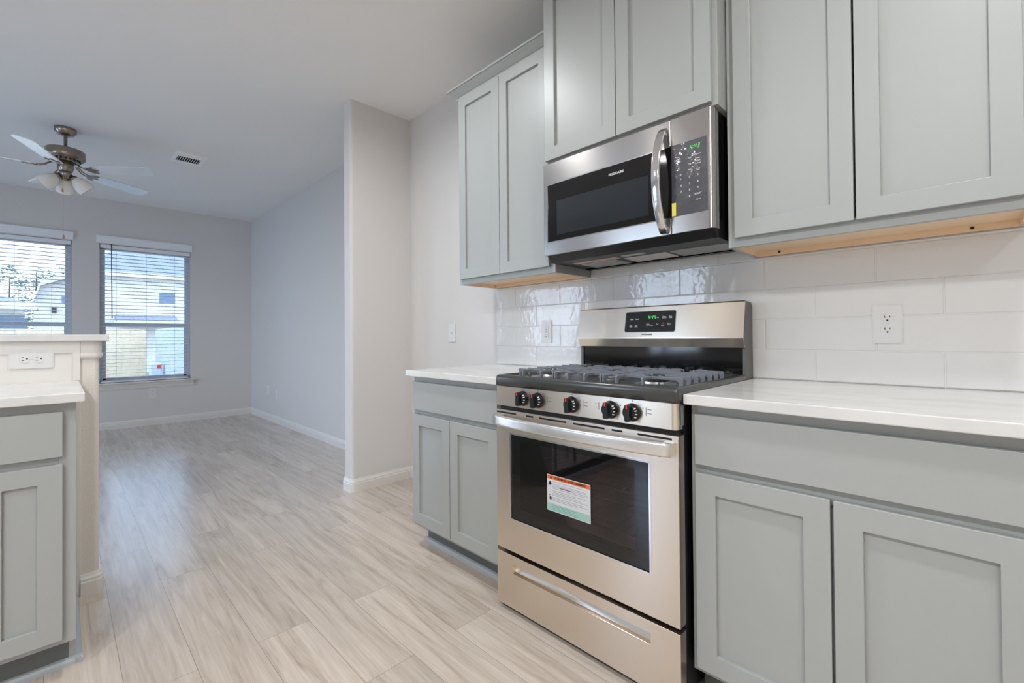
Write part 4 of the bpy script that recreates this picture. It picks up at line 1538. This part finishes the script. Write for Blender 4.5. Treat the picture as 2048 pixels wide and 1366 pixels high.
# ------------------------------------------------------------------ outside
CAMP = Vector((1.3309, -1.9206, 1.0848))
def far(p14, x):
    """a point measured on the plane x = -14, carried out along the sight line to its true distance"""
    k = (x - CAMP.x) / (-14 - CAMP.x)
    return (CAMP.y + (p14[0] - CAMP.y) * k, CAMP.z + (p14[1] - CAMP.z) * k)
GZ = -.5
b = B(); b.box(-60, -6.13, -40, 30, GZ - .2, GZ)
struct('ground', b, LAWN)
b = B(); b.box(-6.13, 40, -40, -5.13, GZ - .2, GZ); b.box(3.13, 40, -5.13, 40, GZ - .2, GZ)
struct('bounce_patio', b, simple('bounce_concrete', srgb(205, 202, 196), .8))  # unseen pale ground added to bounce daylight up to the ceiling

def neighbour():
    X = -26.0
    k = (X - CAMP.x) / (-14 - CAMP.x)
    t = thing('neighbour_house', (X, 2, GZ), 'pale two-storey house with grey roof seen through the window by the corner', 'house')
    ye, ze = far((-1.34, 2.76), X)
    yr = 9.0
    b = B(); b.box(X - 9, X, ye + .3, yr, GZ, ze)
    # lap siding shadows lines
    z = GZ + .2
    while z < ze - .2:
        b.prism([(X, z), (X + .010, z), (X, z + .25)], 'y', ye + .3, yr)
        z += .25
    obj('wall', b, SIDING, t)
    b = B()
    zt = ze + 3.3
    e0, e1 = ye - .25, yr + .5
    v = [(X + .5, e0, ze), (X + .5, e1, ze), (X - 4.5, e1, zt), (X - 4.5, e0 + 2.3, zt), (X - 9.5, e0, ze), (X - 9.5, e1, ze)]
    q = [b._v(p) for p in v]
    b.face([q[0], q[1], q[2], q[3]]); b.face([q[0], q[3], q[4]]); b.face([q[3], q[2], q[5], q[4]]); b.face([q[1], q[5], q[2]]); b.face([q[0], q[4], q[5], q[1]])
    obj('roof', b, ROOFM, t)
    b = B(); b.box(X + .48, X + .54, e0, e1, ze - .12, ze + .08); b.box(X, X + .5, e0, e1, ze - .10, ze - .06)
    obj('fascia', b, EXTTRIM, t)
    y0, z1 = far((-.041, 2.57), X); y1, z0 = far((.309, 2.07), X)
    b = B(); b.box(X, X + .05, y0 - .12, y1 + .12, z0 - .12, z1 + .1)
    w = obj('window', b, EXTTRIM, t)
    b = B(); b.box(X + .05, X + .06, y0, y1, z0, z0 + (z1 - z0) * .58)
    obj('pane', b, EXTGLASS, w)
    b = B(); b.box(X + .05, X + .06, y0, y1, z0 + (z1 - z0) * .63, z1)
    obj('pane', b, SIDING, w)
    # low porch roof
    y0, z1 = far((-.935, 1.74), X); y1, zb = far((.308, 1.50), X)
    b = B(); b.prism([(X, z1), (X + 1.2, zb + .1), (X + 1.2, zb), (X, zb)], 'y', y0, y1)
    obj('porch_roof', b, ROOFM, t)
    b = B(); b.box(X + 1.15, X + 1.25, y0 - .1, y1 + .1, zb - .1, zb + .1)
    obj('porch_fascia', b, EXTTRIM, t)
neighbour()

def barn_house():
    X = -27.0
    t = thing('neighbour_house', (X, -3, GZ), 'pale house with a stepped gambrel gable seen through the left window', 'house')
    def f(y, z): return far((y, z), X)
    out = [f(-2.36, 1.98), f(-2.25, 2.36), f(-1.83, 2.56), f(-1.30, 2.36), f(-1.20, 1.98)]
    base = [(out[-1][0], GZ), (out[0][0], GZ)]
    b = B(); b.prism(out + base, 'x', X - 7, X)
    z = GZ + .2
    while z < out[0][1]:
        b.prism([(X, z), (X + .010, z), (X, z + .25)], 'y', out[0][0], out[-1][0])
        z += .25
    obj('wall', b, SIDING, t)
    b = B()
    up = [(y, z + .16) for y, z in out]
    for (a, c, d_, e) in ((out[0], out[1], up[0], up[1]), (out[1], out[2], up[1], up[2]), (out[2], out[3], up[2], up[3]), (out[3], out[4], up[3], up[4])):
        b.prism([a, c, e, d_], 'x', X - 7, X + .35)
    obj('roof', b, ROOFM, t)
    b = B()
    up2 = [(y, z + .20) for y, z in out]
    for i in range(4):
        b.prism([out[i], out[i + 1], up2[i + 1], up2[i]], 'x', X + .35, X + .42)
    obj('rake_board', b, EXTTRIM, t)
    y0, z1 = f(-1.90, 2.16); y1, z0 = f(-1.84, 1.98)
    b = B(); b.box(X, X + .05, y0, y1 + .5, z0, z1)
    obj('window', b, EXTGLASS, t)
    # lamp and meter marks on the wall
    y, z = f(-2.03, 1.74)
    b = B(); b.box(X, X + .1, y - .08, y + .08, z, z + .25)
    obj('wall_lamp', b, DARKINK, t)
barn_house()

def low_house():
    X = -22.0
    t = thing('neighbour_house', (X, -6, GZ), 'low single-storey house with grey hip roof at the left window edge', 'house')
    def f(y, z): return far((y, z), X)
    ye, ze = f(-2.33, 1.90)
    b = B(); b.box(X - 3.6, X, -14, ye - .4, GZ, ze)
    obj('wall', b, SIDING, t)
    b = B()
    v = [(X + .5, -14, ze), (X + .5, ye, ze), (X - 2, ye - 2.6, ze + 1.0), (X - 2, -14, ze + 1.0), (X - 4.2, ye, ze), (X - 4.2, -14, ze)]
    q = [b._v(p) for p in v]
    b.face([q[0], q[1], q[2], q[3]]); b.face([q[1], q[4], q[2]]); b.face([q[2], q[4], q[5], q[3]]); b.face([q[0], q[3], q[5]]); b.face([q[0], q[5], q[4], q[1]])
    obj('roof', b, ROOFM, t)
    b = B(); b.box(X + .46, X + .54, -14, ye + .05, ze - .16, ze + .06)
    obj('fascia', b, EXTTRIM, t)
    b = B(); y, z = f(-2.70, 1.6); b.box(X, X + .03, y - .5, y + .3, z - .5, z + .1)
    obj('window', b, EXTGLASS, t)
low_house()

def tree(x, y, h, r, label, seed):
    rnd = random.Random(seed)
    t = thing('tree', (x, y, GZ), label, 'tree', 'trees behind the neighbouring roofs')
    b = B(); b.M = Matrix.Translation((x, y, 0))
    b.lathe([(.13, GZ), (.08, h * .5), (.03, h * .95), (0, h)], 8)
    obj('trunk', b, BARK, t)
    b = B()
    for c in range(46):
        a = rnd.uniform(0, 2 * math.pi); rr = r * math.sqrt(rnd.random())
        cz = h - r * 1.5 + rnd.uniform(-r, r * 1.4)
        c0 = Vector((x + rr * math.cos(a), y + rr * math.sin(a), cz))
        cr = rnd.uniform(.3, .7) * r * .5
        for q in range(60):
            d = Vector((rnd.gauss(0, 1), rnd.gauss(0, 1), rnd.gauss(0, .6))) * cr * .6
            p = c0 + d
            s = rnd.uniform(.05, .13)
            M = Matrix.Translation(p) @ Matrix.Rotation(rnd.uniform(0, 6.28), 4, 'Z') @ Matrix.Rotation(rnd.uniform(0, 3.14), 4, 'X')
            b.M = M
            b.poly([(-s, 0, 0), (0, -s * .5, .01), (s, 0, 0), (0, s * .5, .01)])
    b.M = ID4
    obj('foliage', b, LEAF, t, recalc=False)
    return t
yt, zt = far((-2.32, 2.74), -41); tree(-41, yt, zt, 2.0, 'tall thin-crowned tree right beside the gambrel roof', 11)
yt, zt = far((-2.74, 2.58), -49); tree(-49, yt, zt, 2.9, 'broad bushy tree above the low hip roof', 12)

def fence(name_label, pts, zt, zb, mat, rail_side, label):
    """picket fence from pts[0] to pts[1]"""
    (xa, ya), (xb, yb) = pts
    t = thing('wood_fence', (xa, ya, GZ), label, 'fence')
    d = Vector((xb - xa, yb - ya, 0)); L = d.length; d.normalize()
    M = Matrix((d, Vector((-d.y, d.x, 0)), Vector((0, 0, 1)))).transposed().to_4x4()
    M.translation = (xa, ya, 0)
    rnd = random.Random(len(label))
    b = B(); b.M = M
    x = 0
    while x < L:
        dz = rnd.uniform(-.008, .008)
        b.box(x, min(L, x + .137), 0, .016, zb, zt + dz)
        x += .141
    obj('pickets', b, mat, t)
    s = rail_side
    for z in (zt - .10, (zt + zb) / 2 + .1, zb + .25):
        b = B(); b.M = M; b.box(0, L, min(s * .016, s * .055), max(s * .016, s * .055), z, z + .085)
        obj('rail', b, mat, t)
    b = B(); b.M = M; b.box(0, L, min(s * .016, s * .10) , max(s * .016, s * .10), zt, zt + .03)
    obj('cap_rail', b, mat, t)
    for k in range(int(L / 2.4) + 1):
        b = B(); b.M = M; b.box(k * 2.4, k * 2.4 + .09, min(s * .055, s * .145), max(s * .055, s * .145), zb, zt)
        obj('post', b, mat, t)
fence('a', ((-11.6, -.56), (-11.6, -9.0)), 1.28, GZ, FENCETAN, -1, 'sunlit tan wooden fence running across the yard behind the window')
fence('b', ((-11.6, -.40), (-6.9, -.40)), 1.28, GZ, FENCESHADE, 1, 'shaded grey wooden fence running toward the house at the yard side')

def pedestal():
    t = thing('utility_box', (-10.4, -.52, GZ), 'small white utility box with a red mark in front of the fence corner', 'utility box')
    x = -10.4
    y0, y1 = -.62, -.44
    b = B(); b.box(x - .1, x + .1, y0 - .02, y1, GZ, .60)
    o = obj('case', b, PLASTIC, t, bevel=0.03, bseg=3)
    b = B(); b.box(x + .1, x + .104, y0 + .09, y1 - .02, .48, .56)
    obj('red_mark', b, REDMARK, t)
pedestal()
